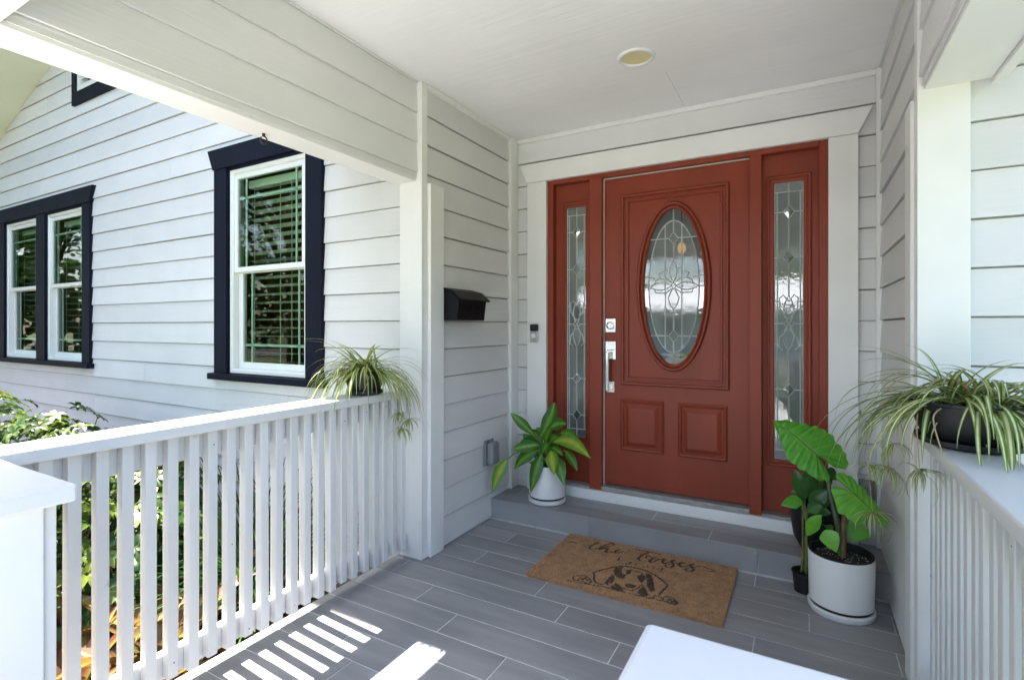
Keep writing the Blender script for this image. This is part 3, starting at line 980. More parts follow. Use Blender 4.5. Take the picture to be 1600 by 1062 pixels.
# ---- the door leaf
OX, OZ, ORX, ORZ = -0.728, 1.571, 0.186, 0.500
door = thing("front_door", (-0.735, DY, 0.25), "dark red front door with oval leaded glass and chrome handle", "door")
leaf_m = holed_panel(-1.185, -0.279, 0.245, 2.315, DY, DY + 0.045, (lambda a: (OX + (ORX + 0.004) * math.cos(a), OZ + (ORZ + 0.004) * math.sin(a)), (OX, OZ)), 96)
leaf_m.build("door_leaf", "door_red", door)
M1 = [(0.0, DY + 0.001), (0.0, DY - 0.012), (0.008, DY - 0.020), (0.018, DY - 0.017), (0.023, DY - 0.002), (0.036, DY - 0.002), (0.040, DY - 0.011), (0.050, DY - 0.010), (0.056, DY + 0.001)]
m = MB(); rect_ring(m, -1.070, -0.392, 0.925, 2.197, M1)
smooth_by_angle(m.build("panel_moulding", "door_red", door), 25)
for (x0, x1) in ((-1.072, -0.786), (-0.696, -0.405)):
    m = MB(); rect_ring(m, x0, x1, 0.488, 0.828, [(0, DY + 0.001), (0.0, DY - 0.010), (0.009, DY - 0.017), (0.019, DY - 0.013), (0.024, DY - 0.001), (0.031, DY - 0.001), (0.058, DY - 0.015), (0.060, DY - 0.015)])
    b = len(m.v)
    m.face([(x0 + 0.060, DY - 0.015, 0.548), (x1 - 0.060, DY - 0.015, 0.548), (x1 - 0.060, DY - 0.015, 0.768), (x0 + 0.060, DY - 0.015, 0.768)])
    m.build("raised_panel", "door_red", door)
m = MB(); oval_ring(m, OX, OZ, 0.234, 0.546, [(0, DY + 0.001), (0.0, DY - 0.014), (0.008, DY - 0.026), (0.018, DY - 0.024), (0.024, DY - 0.008), (0.034, DY - 0.016), (0.043, DY - 0.012), (0.048, DY + 0.012)], 96)
smooth_by_angle(m.build("oval_moulding", "door_red", door), 35)
g = MB(); n = 72
ring = lambda f: [(OX + ORX * f * math.cos(2 * math.pi * i / n), DY + 0.010, OZ + ORZ * f * math.sin(2 * math.pi * i / n)) for i in range(n)]
g.face(ring(0.845))
pane = g.build("glass_pane", "door_glass", door, solid=False)
g = MB(); r0, r1 = ring(1.02), ring(0.846)
for i in range(n):
    j = (i + 1) % n
    g.face([r0[i], r0[j], r1[j], r1[i]])
g.build("glass_border", "bevel_glass", door, solid=False)
cm = MB(); cy0, cy1 = DY + 0.0035, DY + 0.0095; cw = 0.0085
strip(cm, [(OX + ORX * 0.85 * math.cos(2 * math.pi * i / 64), OZ + ORZ * 0.85 * math.sin(2 * math.pi * i / 64)) for i in range(64)], cw, cy0, cy1, True)
vspan = lambda x, f=0.85: ORZ * f * math.sqrt(max(0, 1 - ((x - OX) / (ORX * f)) ** 2))
for x in (-0.780, -0.676):
    strip(cm, [(x, OZ - vspan(x)), (x, OZ + vspan(x))], cw, cy0, cy1)
strip(cm, [(OX, OZ + 0.5), (OX, 1.925)], cw, cy0, cy1); strip(cm, [(OX, 1.842), (OX, 1.735)], cw, cy0, cy1)
strip(cm, [(OX, 1.43), (OX, 1.29)], cw, cy0, cy1); strip(cm, [(OX, 1.215), (OX, OZ - 0.5)], cw, cy0, cy1)
hs = lambda z: ORX * math.sqrt(max(0, 1 - ((z - OZ) / ORZ) ** 2))
for (zc, hw, hh) in ((1.883, 0.030, 0.040), (1.254, 0.030, 0.040)):
    strip(cm, [(OX - hw, zc), (OX, zc + hh), (OX + hw, zc), (OX, zc - hh)], cw, cy0, cy1, True)
    strip(cm, [(OX - hs(zc), zc), (OX - hw, zc)], cw, cy0, cy1); strip(cm, [(OX + hw, zc), (OX + hs(zc), zc)], cw, cy0, cy1)
for q in (lens(OX, 1.60, OX, 1.738, 0.17), lens(OX - 0.012, 1.577, OX - 0.155, 1.572, 0.17), lens(OX + 0.012, 1.577, OX + 0.155, 1.572, 0.17),
          [(OX, 1.60), (OX + 0.017, 1.578), (OX, 1.556), (OX - 0.017, 1.578)]):
    strip(cm, q, cw, cy0, cy1, True)
for s in (-1, 1):
    strip(cm, [(OX + s * 0.012, 1.60), (OX + s * 0.045, 1.625), (OX + s * 0.06, 1.66), (OX + s * 0.035, 1.692), (OX + s * 0.018, 1.69)], cw, cy0, cy1)
    strip(cm, [(OX + s * 0.04, 1.615), (OX + s * 0.09, 1.628), (OX + s * 0.115, 1.61), (OX + s * 0.12, 1.59)], cw, cy0, cy1)
    strip(cm, [(OX + s * 0.085, 1.63), (OX + s * 0.095, 1.66), (OX + s * 0.065, 1.672)], cw, cy0, cy1)
    strip(cm, [(OX + s * 0.01, 1.56), (OX + s * 0.05, 1.53), (OX + s * 0.115, 1.535), (OX + s * 0.12, 1.555)], cw, cy0, cy1)
    strip(cm, [(OX + s * 0.008, 1.555), (OX + s * 0.035, 1.50), (OX + s * 0.02, 1.45), (OX, 1.43)], cw, cy0, cy1)
    strip(cm, [(OX + s * 0.155, 1.572), (OX + s * 0.186, 1.572)], cw, cy0, cy1)
    strip(cm, [(OX + s * 0.12, 1.63), (OX + s * 0.184, 1.64)], cw * 0.8, cy0, cy1)
cm.build("leading", "came", pane)

# deadbolt and grip handle
db = boxpart("deadbolt", "chrome", door, -1.179, -1.104, DY - 0.012, DY + 0.001, 1.274, 1.369, 0.004)
m = MB()
n = 28
cx, cz = -1.1415, 1.3215
for (r, y) in ((0.029, DY - 0.012), (0.027, DY - 0.024), (0.019, DY - 0.027), (0.017, DY - 0.021), (0.0, DY - 0.021)):
    m.v += [(cx + r * math.cos(2 * math.pi * i / n), y, cz + r * math.sin(2 * math.pi * i / n)) for i in range(n)]
for k in range(4):
    for i in range(n):
        j = (i + 1) % n
        m.f.append((k * n + i, k * n + j, (k + 1) * n + j, (k + 1) * n + i)); m.mi.append(0)
m.build("cylinder", "chrome", db)
MB().box(cx - 0.002, cx + 0.002, DY - 0.0225, DY - 0.020, cz - 0.008, cz + 0.008).build("keyhole", "black_plastic", db)
hd = boxpart("handle_plate", "chrome", door, -1.179, -1.104, DY - 0.010, DY + 0.001, 1.090, 1.215, 0.003)
boxpart("thumb_latch", "brushed", hd, -1.152, -1.128, DY - 0.050, DY - 0.010, 1.150, 1.162, 0.003)
boxpart("grip", "chrome", hd, -1.163, -1.138, DY - 0.058, DY - 0.040, 0.882, 1.145, 0.005)
boxpart("grip_mount", "chrome", hd, -1.163, -1.138, DY - 0.0395, DY - 0.0105, 1.10, 1.145, 0.002)
ft = boxpart("handle_foot", "chrome", door, -1.172, -1.114, DY - 0.010, DY + 0.001, 0.868, 0.945, 0.003)
boxpart("grip_mount", "chrome", ft, -1.163, -1.138, DY - 0.0395, DY - 0.0105, 0.884, 0.925, 0.002)

# ---- the two leaded sidelights
def sidelight(x0, x1, gx0, gx1, label, seed):
    gz0, gz1 = 0.535, 2.158
    cx = (gx0 + gx1) / 2
    t = thing("sidelight", (cx, 3.42, 0.23), label, "sidelight", "sidelights of the front door")
    Y = 3.425
    hole = lambda a: None
    m = MB()
    for (a0, a1, b0, b1) in ((x0, gx0, 0.224, 2.325), (gx1, x1, 0.224, 2.325), (gx0, gx1, 0.224, gz0), (gx0, gx1, gz1, 2.325)):
        m.box(a0, a1, Y, Y + 0.04, b0, b1)
    m.build("panel", "door_red", t)
    m = MB(); rect_ring(m, gx0 - 0.040, gx1 + 0.040, gz0 - 0.042, gz1 + 0.042, [(0, Y + 0.001), (0, Y - 0.008), (0.008, Y - 0.014), (0.016, Y - 0.012), (0.020, Y - 0.004), (0.034, Y - 0.008), (0.040, Y - 0.006), (0.0415, Y + 0.012)])
    smooth_by_angle(m.build("glass_moulding", "door_red", t), 25)
    gy = Y + 0.010
    q = MB().face([(gx0 - 0.002, gy, gz0 - 0.002), (gx1 + 0.002, gy, gz0 - 0.002), (gx1 + 0.002, gy, gz1 + 0.002), (gx0 - 0.002, gy, gz1 + 0.002)])
    p = q.build("glass_pane", "door_glass", t, solid=False)
    c = MB(); y0, y1 = Y + 0.003, Y + 0.0095; w = 0.0082
    xl, xr = gx0 + 0.017, gx1 - 0.017
    S = lambda pts, cl=False, ww=w: strip(c, pts, ww, y0, y1, cl)
    S([(gx0 + 0.002, gz0 + 0.002), (gx1 - 0.002, gz0 + 0.002), (gx1 - 0.002, gz1 - 0.002), (gx0 + 0.002, gz1 - 0.002)], True)
    zt = gz1 - 0.055; zb = gz0 + 0.055
    S([(gx0, zt), (gx1, zt)]); S([(gx0, zb), (gx1, zb)])
    S([(xl, zb), (xl, zt)]); S([(xr, zb), (xr, zt)])
    S([(cx, zt), (cx, gz1)]); S([(cx, gz0), (cx, zb)])
    dz = (1.985, 1.720, 0.946, 0.690)
    prev = zt
    for z in dz[:2]:
        S([(cx, prev), (cx, z + 0.040)]); S([(cx - 0.030, z), (cx, z + 0.040), (cx + 0.030, z), (cx, z - 0.040)], True)
        S([(gx0, z), (cx - 0.030, z)]); S([(cx + 0.030, z), (gx1, z)]); prev = z - 0.040
    S([(cx, prev), (cx, 1.495)])
    S(lens(cx, 1.495, cx, 1.330, 0.16), True)
    S(lens(cx, 1.335, cx, 1.172, 0.16), True)
    for s in (-1, 1):
        S([(cx + s * 0.008, 1.36), (cx + s * 0.045, 1.42), (cx + s * 0.050, 1.48), (cx + s * 0.028, 1.50), (cx, 1.46)])
        S([(cx + s * 0.008, 1.30), (cx + s * 0.045, 1.25), (cx + s * 0.052, 1.20), (cx + s * 0.03, 1.175)])
        S([(cx + s * 0.030, 1.332), (cx + s * (gx1 - cx), 1.332)])
        S([(cx + s * 0.052, 1.21), (cx + s * (gx1 - cx), 1.21)]); S([(cx + s * 0.050, 1.46), (cx + s * (gx1 - cx), 1.46)])
    S([(cx - 0.026, 1.332), (cx, 1.366), (cx + 0.026, 1.332), (cx, 1.298)], True)
    prev = 1.172
    for z in dz[2:]:
        S([(cx, prev), (cx, z + 0.040)]); S([(cx - 0.030, z), (cx, z + 0.040), (cx + 0.030, z), (cx, z - 0.040)], True)
        S([(gx0, z), (cx - 0.030, z)]); S([(cx + 0.030, z), (gx1, z)]); prev = z - 0.040
    S([(cx, prev), (cx, zb)])
    c.build("leading", "came", p)
    for z in dz:
        b = MB()
        b.v = [(cx - 0.029, gy - 0.002, z), (cx, gy - 0.003, z - 0.039), (cx + 0.029, gy - 0.002, z), (cx, gy - 0.003, z + 0.039), (cx, gy - 0.006, z)]
        b.f = [(0, 1, 4), (1, 2, 4), (2, 3, 4), (3, 0, 4)]; b.mi = [0] * 4
        b.build("bevelled_jewel", "bevel_glass", p, solid=False)


sidelight(-1.5595, -1.2795, -1.475, -1.328, "narrow leaded sidelight between the doorbell and the door handle", 1)
sidelight(-0.2115, 0.0775, -0.150, 0.003, "narrow leaded sidelight behind the elephant ear plant", 2)

# ---- the hall behind the glass with a lit lamp
m = MB().box(-1.75, 0.35, 3.50, 8.2, 0.05, 2.75)
m.f = [f for i, f in enumerate(m.f) if i != 2]; m.mi = [0] * len(m.f)
tag(m.build("hall_interior", "hall_wall", solid=False), kind="structure")
lamp = thing("hall_lamp", (-1.05, 5.3, 1.95), "small warm hall lamp glowing faintly behind the door glass", "lamp")
m = MB(); m.lathe(-1.05, 5.3, [(0.0, 2.03), (0.03, 2.045), (0.045, 2.09), (0.03, 2.135), (0.0, 2.15)], 16)
m.build("bulb", "bulb_glow", lamp, smooth=True)
MB().tube([(-1.05, 5.3, 2.15), (-1.05, 5.3, 2.749)], 0.008).build("lamp_rod", "iron", lamp)

# ---- small fittings
bell = thing("doorbell", (-1.693, 3.35, 1.199), "silver doorbell with black top on the white door casing", "doorbell")
boxpart("bell_body", "bell_silver", bell, -1.7235, -1.6625, 3.330, 3.351, 1.200, 1.283, 0.004)
boxpart("camera_window", "black_plastic", bell, -1.7235, -1.6625, 3.330, 3.351, 1.2835, 1.330, 0.004)
m = MB(); n = 24
for (r, y) in ((0.017, 3.3295), (0.017, 3.327), (0.012, 3.326), (0.0, 3.326)):
    m.v += [(-1.693 + r * math.cos(2 * math.pi * i / n), y, 1.248 + r * math.sin(2 * math.pi * i / n)) for i in range(n)]
for kk in range(3):
    for i in range(n):
        j = (i + 1) % n
        m.f.append((kk * n + i, kk * n + j, (kk + 1) * n + j, (kk + 1) * n + i)); m.mi.append(0)
m.build("push_button", "vinyl", bell)

mbx = thing("mailbox", (-1.80, 2.62, 1.35), "black metal mailbox with sloping lid on the recess wall", "mailbox")
MB().prism([(-1.864, 1.352), (-1.757, 1.352), (-1.742, 1.470), (-1.79, 1.515), (-1.864, 1.535)], 1, 2.470, 2.772).build("box_body", "black_metal", mbx, bevel=0.004)
MB().prism([(-1.864, 1.538), (-1.788, 1.518), (-1.728, 1.474), (-1.726, 1.466), (-1.722, 1.474), (-1.786, 1.527), (-1.864, 1.548)], 1, 2.462, 2.788).build("lid", "black_metal", mbx, bevel=0.002)
for i in range(3):
    y0 = 2.535 + i * 0.075
    zf = lambda z: -1.757 + (z - 1.352) / (1.470 - 1.352) * 0.015 + 0.0015
    m = MB()
    for (ya, yb, za, zb) in ((y0, y0 + 0.004, 1.385, 1.445), (y0 + 0.042, y0 + 0.046, 1.385, 1.445), (y0 + 0.004, y0 + 0.042, 1.441, 1.445), (y0 + 0.004, y0 + 0.042, 1.385, 1.389)):
        m.prism([(zf(za) - 0.004, za), (zf(za) + 0.001, za), (zf(zb) + 0.001, zb), (zf(zb) - 0.004, zb)], 1, ya, yb)
    m.build("embossed_panel", "grey_plastic" if False else "black_metal", mbx)


def outlet_cover(loc, axis, label):
    x, y, z = loc
    t = thing("outlet_cover", loc, label, "outlet cover", "weatherproof outlet covers")
    if axis == 'x':
        boxpart("back_plate", "grey_plastic", t, x, x + 0.012, y - 0.055, y + 0.055, z - 0.085, z + 0.085, 0.004)
        boxpart("bubble_lid", "grey_plastic", t, x + 0.0125, x + 0.065, y - 0.045, y + 0.05, z - 0.075, z + 0.072, 0.016)
        for dy in (-0.02, 0.0, 0.02):
            boxpart("lid_rib", "grey_plastic", t, x + 0.0655, x + 0.069, y + dy - 0.003, y + dy + 0.003, z - 0.055, z + 0.055, 0.0015)
        boxpart("hinge", "grey_plastic", t, x + 0.0125, x + 0.03, y - 0.02, y + 0.02, z + 0.0735, z + 0.088, 0.003)
    else:
        boxpart("back_plate", "grey_plastic", t, x - 0.038, x + 0.034, y - 0.012, y, z - 0.085, z + 0.085, 0.004)
        boxpart("bubble_lid", "grey_plastic", t, x - 0.033, x + 0.030, y - 0.06, y - 0.0125, z - 0.075, z + 0.072, 0.014)
        for dx in (-0.015, 0.012):
            boxpart("lid_rib", "grey_plastic", t, x + dx - 0.003, x + dx + 0.003, y - 0.064, y - 0.0605, z - 0.055, z + 0.055, 0.0015)


outlet_cover((-1.862, 2.985, 0.465), 'x', "grey bubble outlet cover low on the wall below the mailbox")
outlet_cover((0.300, 3.384, 0.405), 'y', "grey outlet cover in the corner behind the elephant ear plant")

cl = thing("ceiling_light", (-0.748, 2.633, 2.69), "round recessed ceiling light with yellowed lens", "ceiling light")
m = MB(); m.lathe(-0.748, 2.633, [(0.073, 2.6955), (0.073, 2.688), (0.079, 2.685), (0.088, 2.686), (0.094, 2.691), (0.095, 2.6955)], 48)
m.build("trim_ring", "lamp_ring", cl, smooth=True)
m = MB(); m.lathe(-0.748, 2.633, [(0.0, 2.6935), (0.05, 2.694), (0.0725, 2.695)], 48)
m.build("lens", "lamp_lens", cl, smooth=True)

hk = thing("ceiling_hook", (-2.0, 1.405, 2.134), "small rusty hook under the beam above the window", "hook")
m = MB(); m.tube([(-2.0, 1.405, 2.1345), (-2.0, 1.405, 2.122)], 0.0065, 8)
m.build("hook_plate", "iron", hk)
pts = [(-2.0 + 0.004 * math.sin(a), 1.405 + 0.013 * math.sin(a), 2.106 + 0.017 * math.cos(a)) for a in [i * 2 * math.pi / 16 for i in range(15)]]
m = MB(); m.tube(pts, 0.0032, 6); m.build("hook_ring", "iron", hk, smooth=True)

# ================================================================== traced shapes (metres)
STROKES = [(0.006, [(-1.232, 2.936), (-1.214, 2.955), (-1.18, 2.951)]), (0.011, [(-1.075, 3.036), (-1.091, 2.991), (-1.097, 2.941), (-1.094, 2.916)]), (0.006, [(-1.094, 2.916), (-1.083, 2.908), (-1.061, 2.929), (-1.045, 2.952)]), (0.006, [(-1.1, 2.977), (-1.079, 2.998), (-1.053, 3.004)]), (0.011, [(-0.981, 3.056), (-1.0, 3.066), (-1.023, 3.03), (-1.036, 2.976), (-1.037, 2.934)]), (0.006, [(-1.034, 2.927), (-1.023, 2.969), (-1.006, 3.002), (-0.989, 3.033), (-0.981, 3.053)]), (0.011, [(-1.02, 2.961), (-0.997, 2.975), (-0.998, 2.925), (-0.985, 2.917)]), (0.006, [(-0.985, 2.917), (-0.97, 2.923), (-0.953, 2.945), (-0.935, 2.973)]), (0.008, [(-0.93, 2.999), (-0.946, 2.976), (-0.953, 2.944), (-0.932, 2.931), (-0.916, 2.965), (-0.906, 2.976)]), (0.008, [(-0.851, 3.05), (-0.82, 3.049), (-0.769, 3.055), (-0.711, 3.06)]), (0.011, [(-0.779, 3.036), (-0.796, 3.0), (-0.805, 2.951), (-0.806, 2.918), (-0.79, 2.903)]), (0.008, [(-0.77, 2.957), (-0.773, 2.998), (-0.749, 2.99)]), (0.011, [(-0.73, 2.988), (-0.742, 2.948), (-0.744, 2.924), (-0.733, 2.912)]), (0.006, [(-0.733, 2.912), (-0.72, 2.933), (-0.705, 2.974), (-0.688, 2.991), (-0.667, 2.995)]), (0.01, [(-0.667, 2.995), (-0.68, 2.974), (-0.678, 2.947), (-0.665, 2.936)]), (0.006, [(-0.665, 2.936), (-0.647, 2.969), (-0.624, 3.015)]), (0.01, [(-0.624, 3.015), (-0.638, 2.993), (-0.624, 2.959), (-0.614, 2.938), (-0.622, 2.907)]), (0.006, [(-0.622, 2.907), (-0.643, 2.9), (-0.659, 2.915), (-0.636, 2.948), (-0.617, 2.973), (-0.593, 2.968)]), (0.011, [(-0.567, 3.003), (-0.587, 2.998), (-0.593, 2.963), (-0.579, 2.946)]), (0.006, [(-0.579, 2.946), (-0.558, 2.954), (-0.541, 2.988), (-0.523, 3.021)]), (0.01, [(-0.523, 3.021), (-0.538, 2.992), (-0.521, 2.963), (-0.509, 2.939), (-0.519, 2.908)]), (0.006, [(-0.519, 2.908), (-0.541, 2.9), (-0.555, 2.918), (-0.535, 2.956), (-0.509, 2.983), (-0.486, 3.007), (-0.456, 3.004), (-0.435, 2.997), (-0.406, 2.98)]), (0.005, [(-0.434, 2.965), (-0.409, 2.974)]), (0.005, [(-0.827, 2.854), (-0.834, 2.823)]), (0.005, [(-0.846, 2.826), (-0.846, 2.808)]), (0.005, [(-0.761, 2.831), (-0.747, 2.83)]), (0.005, [(-0.74, 2.849), (-0.728, 2.838)]), (0.005, [(-0.687, 2.838), (-0.674, 2.857)]), (0.005, [(-0.66, 2.87), (-0.662, 2.826)]), (0.005, [(-0.706, 2.846), (-0.699, 2.833)]), (0.005, [(-0.804, 2.844), (-0.793, 2.837)]), (0.005, [(-0.901, 2.88), (-0.901, 2.839)]), (0.009, [(-0.967, 2.611), (-0.941, 2.668), (-0.904, 2.723), (-0.88, 2.751), (-0.838, 2.785), (-0.797, 2.793), (-0.75, 2.795), (-0.711, 2.779), (-0.676, 2.761), (-0.633, 2.722), (-0.596, 2.678)]), (0.008, [(-0.967, 2.611), (-0.948, 2.576), (-0.942, 2.544), (-0.924, 2.511), (-0.902, 2.502), (-0.878, 2.511)]), (0.008, [(-0.596, 2.678), (-0.595, 2.641), (-0.603, 2.607), (-0.606, 2.574), (-0.61, 2.548)]), (0.006, [(-1.057, 2.451), (-0.993, 2.459), (-0.935, 2.469), (-0.875, 2.481), (-0.823, 2.48), (-0.78, 2.482), (-0.729, 2.481), (-0.678, 2.486), (-0.633, 2.489), (-0.583, 2.493), (-0.514, 2.493)]), (0.007, [(-0.829, 2.727), (-0.797, 2.754), (-0.769, 2.751), (-0.737, 2.745)]), (0.006, [(-1.038, 2.49), (-1.04, 2.515), (-1.021, 2.537), (-0.991, 2.552), (-0.963, 2.532), (-0.94, 2.502), (-0.947, 2.47), (-0.969, 2.477), (-0.999, 2.484), (-1.025, 2.469), (-1.038, 2.49)]), (0.006, [(-1.009, 2.489), (-1.007, 2.521), (-0.987, 2.501), (-0.987, 2.532), (-0.965, 2.505), (-0.96, 2.525)]), (0.006, [(-0.63, 2.49), (-0.624, 2.532), (-0.602, 2.529), (-0.581, 2.506)]), (0.006, [(-0.587, 2.522), (-0.579, 2.546), (-0.557, 2.554), (-0.528, 2.532), (-0.514, 2.511), (-0.525, 2.484), (-0.552, 2.489), (-0.579, 2.496)]), (0.006, [(-0.561, 2.499), (-0.555, 2.532), (-0.539, 2.504), (-0.534, 2.529), (-0.521, 2.499)]), (0.004, [(-0.793, 2.525), (-0.765, 2.516), (-0.739, 2.515), (-0.724, 2.539), (-0.707, 2.607)])]
BLOBS = [[(-0.883, 2.735), (-0.85, 2.758), (-0.838, 2.693), (-0.808, 2.673), (-0.806, 2.616), (-0.838, 2.62), (-0.861, 2.643), (-0.88, 2.689)], [(-0.879, 2.523), (-0.877, 2.598), (-0.875, 2.654), (-0.851, 2.613), (-0.841, 2.557), (-0.863, 2.511)], [(-0.843, 2.497), (-0.828, 2.564), (-0.793, 2.525), (-0.77, 2.497), (-0.79, 2.47), (-0.824, 2.483)], [(-0.756, 2.703), (-0.732, 2.743), (-0.708, 2.693), (-0.713, 2.629), (-0.739, 2.658)], [(-0.788, 2.57), (-0.762, 2.593), (-0.73, 2.585), (-0.732, 2.552), (-0.768, 2.539)], [(-0.71, 2.515), (-0.699, 2.603), (-0.68, 2.572), (-0.649, 2.51), (-0.681, 2.485)], [(-0.725, 2.757), (-0.694, 2.756), (-0.659, 2.66), (-0.636, 2.581), (-0.649, 2.55), (-0.681, 2.605)], [(-0.824, 2.739), (-0.797, 2.754), (-0.793, 2.7), (-0.81, 2.677)]]
EAR1 = ([(-0.132, 2.946, 0.843), (-0.103, 2.951, 0.85), (-0.075, 2.955, 0.854), (-0.054, 2.952, 0.847), (-0.025, 2.954, 0.847), (-0.006, 2.95, 0.839), (0.012, 2.955, 0.845), (0.03, 2.947, 0.83), (0.055, 2.953, 0.837), (0.073, 2.946, 0.824), (0.091, 2.948, 0.824), (0.104, 2.938, 0.806), (0.13, 2.935, 0.799), (0.135, 2.917, 0.768), (0.161, 2.912, 0.756), (0.163, 2.902, 0.74), (0.18, 2.893, 0.722), (0.178, 2.882, 0.705), (0.188, 2.873, 0.688), (0.175, 2.854, 0.658), (0.148, 2.856, 0.663), (0.132, 2.853, 0.66), (0.108, 2.864, 0.68), (0.085, 2.871, 0.696), (0.064, 2.874, 0.702)], [(-0.132, 2.946, 0.843), (-0.127, 2.931, 0.818), (-0.109, 2.913, 0.785), (-0.103, 2.898, 0.759), (-0.088, 2.888, 0.741), (-0.09, 2.879, 0.726), (-0.078, 2.872, 0.713), (-0.073, 2.857, 0.687), (-0.06, 2.85, 0.674), (-0.045, 2.844, 0.661), (-0.024, 2.842, 0.656), (-0.02, 2.834, 0.642), (-0.006, 2.832, 0.637), (0.011, 2.832, 0.636), (0.032, 2.823, 0.619), (0.056, 2.818, 0.608), (0.07, 2.814, 0.6), (0.083, 2.822, 0.612), (0.1, 2.814, 0.596), (0.112, 2.828, 0.618), (0.094, 2.848, 0.654), (0.071, 2.864, 0.684)], [(-0.132, 2.946, 0.843), (-0.035, 2.912, 0.776), (0.055, 2.874, 0.703)])
EAR2 = ([(0.324, 2.728, 0.479), (0.321, 2.741, 0.493), (0.307, 2.753, 0.507), (0.295, 2.766, 0.522), (0.282, 2.785, 0.542), (0.265, 2.803, 0.563), (0.249, 2.808, 0.569), (0.248, 2.824, 0.587), (0.227, 2.836, 0.601), (0.208, 2.836, 0.601), (0.214, 2.845, 0.611), (0.204, 2.852, 0.62), (0.193, 2.864, 0.633), (0.178, 2.862, 0.63), (0.168, 2.871, 0.641), (0.145, 2.869, 0.638), (0.135, 2.862, 0.631), (0.136, 2.848, 0.614), (0.152, 2.835, 0.6), (0.176, 2.821, 0.584), (0.195, 2.809, 0.57)], [(0.324, 2.728, 0.479), (0.304, 2.717, 0.465), (0.286, 2.721, 0.471), (0.271, 2.731, 0.481), (0.253, 2.727, 0.477), (0.226, 2.718, 0.466), (0.209, 2.712, 0.46), (0.194, 2.712, 0.46), (0.189, 2.723, 0.472), (0.173, 2.72, 0.469), (0.163, 2.735, 0.486), (0.138, 2.736, 0.487), (0.131, 2.753, 0.507), (0.129, 2.769, 0.525), (0.121, 2.785, 0.542), (0.111, 2.809, 0.57), (0.123, 2.821, 0.584), (0.14, 2.822, 0.585), (0.151, 2.814, 0.575), (0.167, 2.805, 0.566), (0.189, 2.804, 0.564)], [(0.324, 2.728, 0.479), (0.265, 2.752, 0.505), (0.2, 2.803, 0.563)])
DUMB = [((-1.543, 3.13, 0.567), (-1.429, 3.12, 0.819), 0.088), ((-1.583, 3.14, 0.57), (-1.731, 3.06, 0.728), 0.062), ((-1.538, 3.12, 0.525), (-1.693, 3.0, 0.499), 0.071), ((-1.548, 3.12, 0.488), (-1.666, 3.0, 0.372), 0.079), ((-1.72, 3.0, 0.433), (-1.797, 2.93, 0.22), 0.069), ((-1.504, 3.08, 0.475), (-1.546, 3.0, 0.231), 0.074), ((-1.441, 3.08, 0.504), (-1.38, 3.0, 0.372), 0.078), ((-1.412, 3.1, 0.469), (-1.325, 3.03, 0.305), 0.072), ((-1.431, 3.1, 0.558), (-1.126, 2.98, 0.514), 0.081), ((-1.479, 3.14, 0.634), (-1.35, 3.13, 0.678), 0.079), ((-1.406, 3.15, 0.608), (-1.262, 3.13, 0.579), 0.057), ((-1.346, 3.1, 0.511), (-1.245, 3.06, 0.404), 0.053), ((-1.498, 3.13, 0.527), (-1.45, 3.11, 0.65), 0.053), ((-1.504, 3.08, 0.484), (-1.441, 3.05, 0.562), 0.062), ((-1.477, 3.2, 0.547), (-1.608, 3.2, 0.615), 0.062), ((-1.517, 3.2, 0.561), (-1.381, 3.18, 0.543), 0.071)]
VINE = [((-0.002, 2.98, 0.435), (-0.097, 2.95, 0.412), 0.058), ((-0.002, 3.02, 0.429), (-0.04, 3.02, 0.589), 0.058), ((0.008, 3.0, 0.447), (0.041, 3.0, 0.572), 0.073), ((0.036, 3.0, 0.408), (0.106, 3.0, 0.506), 0.068), ((0.022, 2.96, 0.396), (0.081, 2.94, 0.445), 0.052), ((0.015, 2.93, 0.287), (0.076, 2.9, 0.409), 0.054), ((0.046, 3.0, 0.388), (0.118, 2.97, 0.4), 0.052), ((0.092, 2.98, 0.338), (0.127, 2.96, 0.32), 0.042), ((0.065, 3.03, 0.415), (0.111, 3.0, 0.453), 0.052)]

# ================================================================== doormat
mat_rng = random.Random(33)
MX0, MX1, MY0, MY1 = -1.275, -0.307, 2.415, 3.026
MZ = 0.016
ysc = lambda y: MY0 + 0.004 + (y - 2.41) * 0.895
SEG = []
for w, pts in STROKES:
    q = [(x, ysc(y)) for x, y in pts]
    for a, b in zip(q[:-1], q[1:]):
        SEG.append((a[0], a[1], b[0], b[1], max(w, 0.0062) * 0.66))
BL = [[(x, ysc(y)) for x, y in p] for p in BLOBS]


def printed(x, y):
    for (ax, ay, bx_, by, w) in SEG:
        if min(ax, bx_) - w < x < max(ax, bx_) + w and min(ay, by) - w < y < max(ay, by) + w:
            dx, dy = bx_ - ax, by - ay
            t = max(0.0, min(1.0, ((x - ax) * dx + (y - ay) * dy) / (dx * dx + dy * dy + 1e-12)))
            if (ax + dx * t - x) ** 2 + (ay + dy * t - y) ** 2 < w * w:
                return True
    for p in BL:
        ins = False
        for i in range(len(p)):
            (x1, y1), (x2, y2) = p[i], p[i - 1]
            if (y1 > y) != (y2 > y) and x < (x2 - x1) * (y - y1) / (y2 - y1) + x1: ins = not ins
        if ins and mnoise.noise(Vector((x * 95, y * 70, 3.1))) + 0.6 * mnoise.noise(Vector((x * 260, y * 260, 8.0))) > -0.5:
            return True
    return False


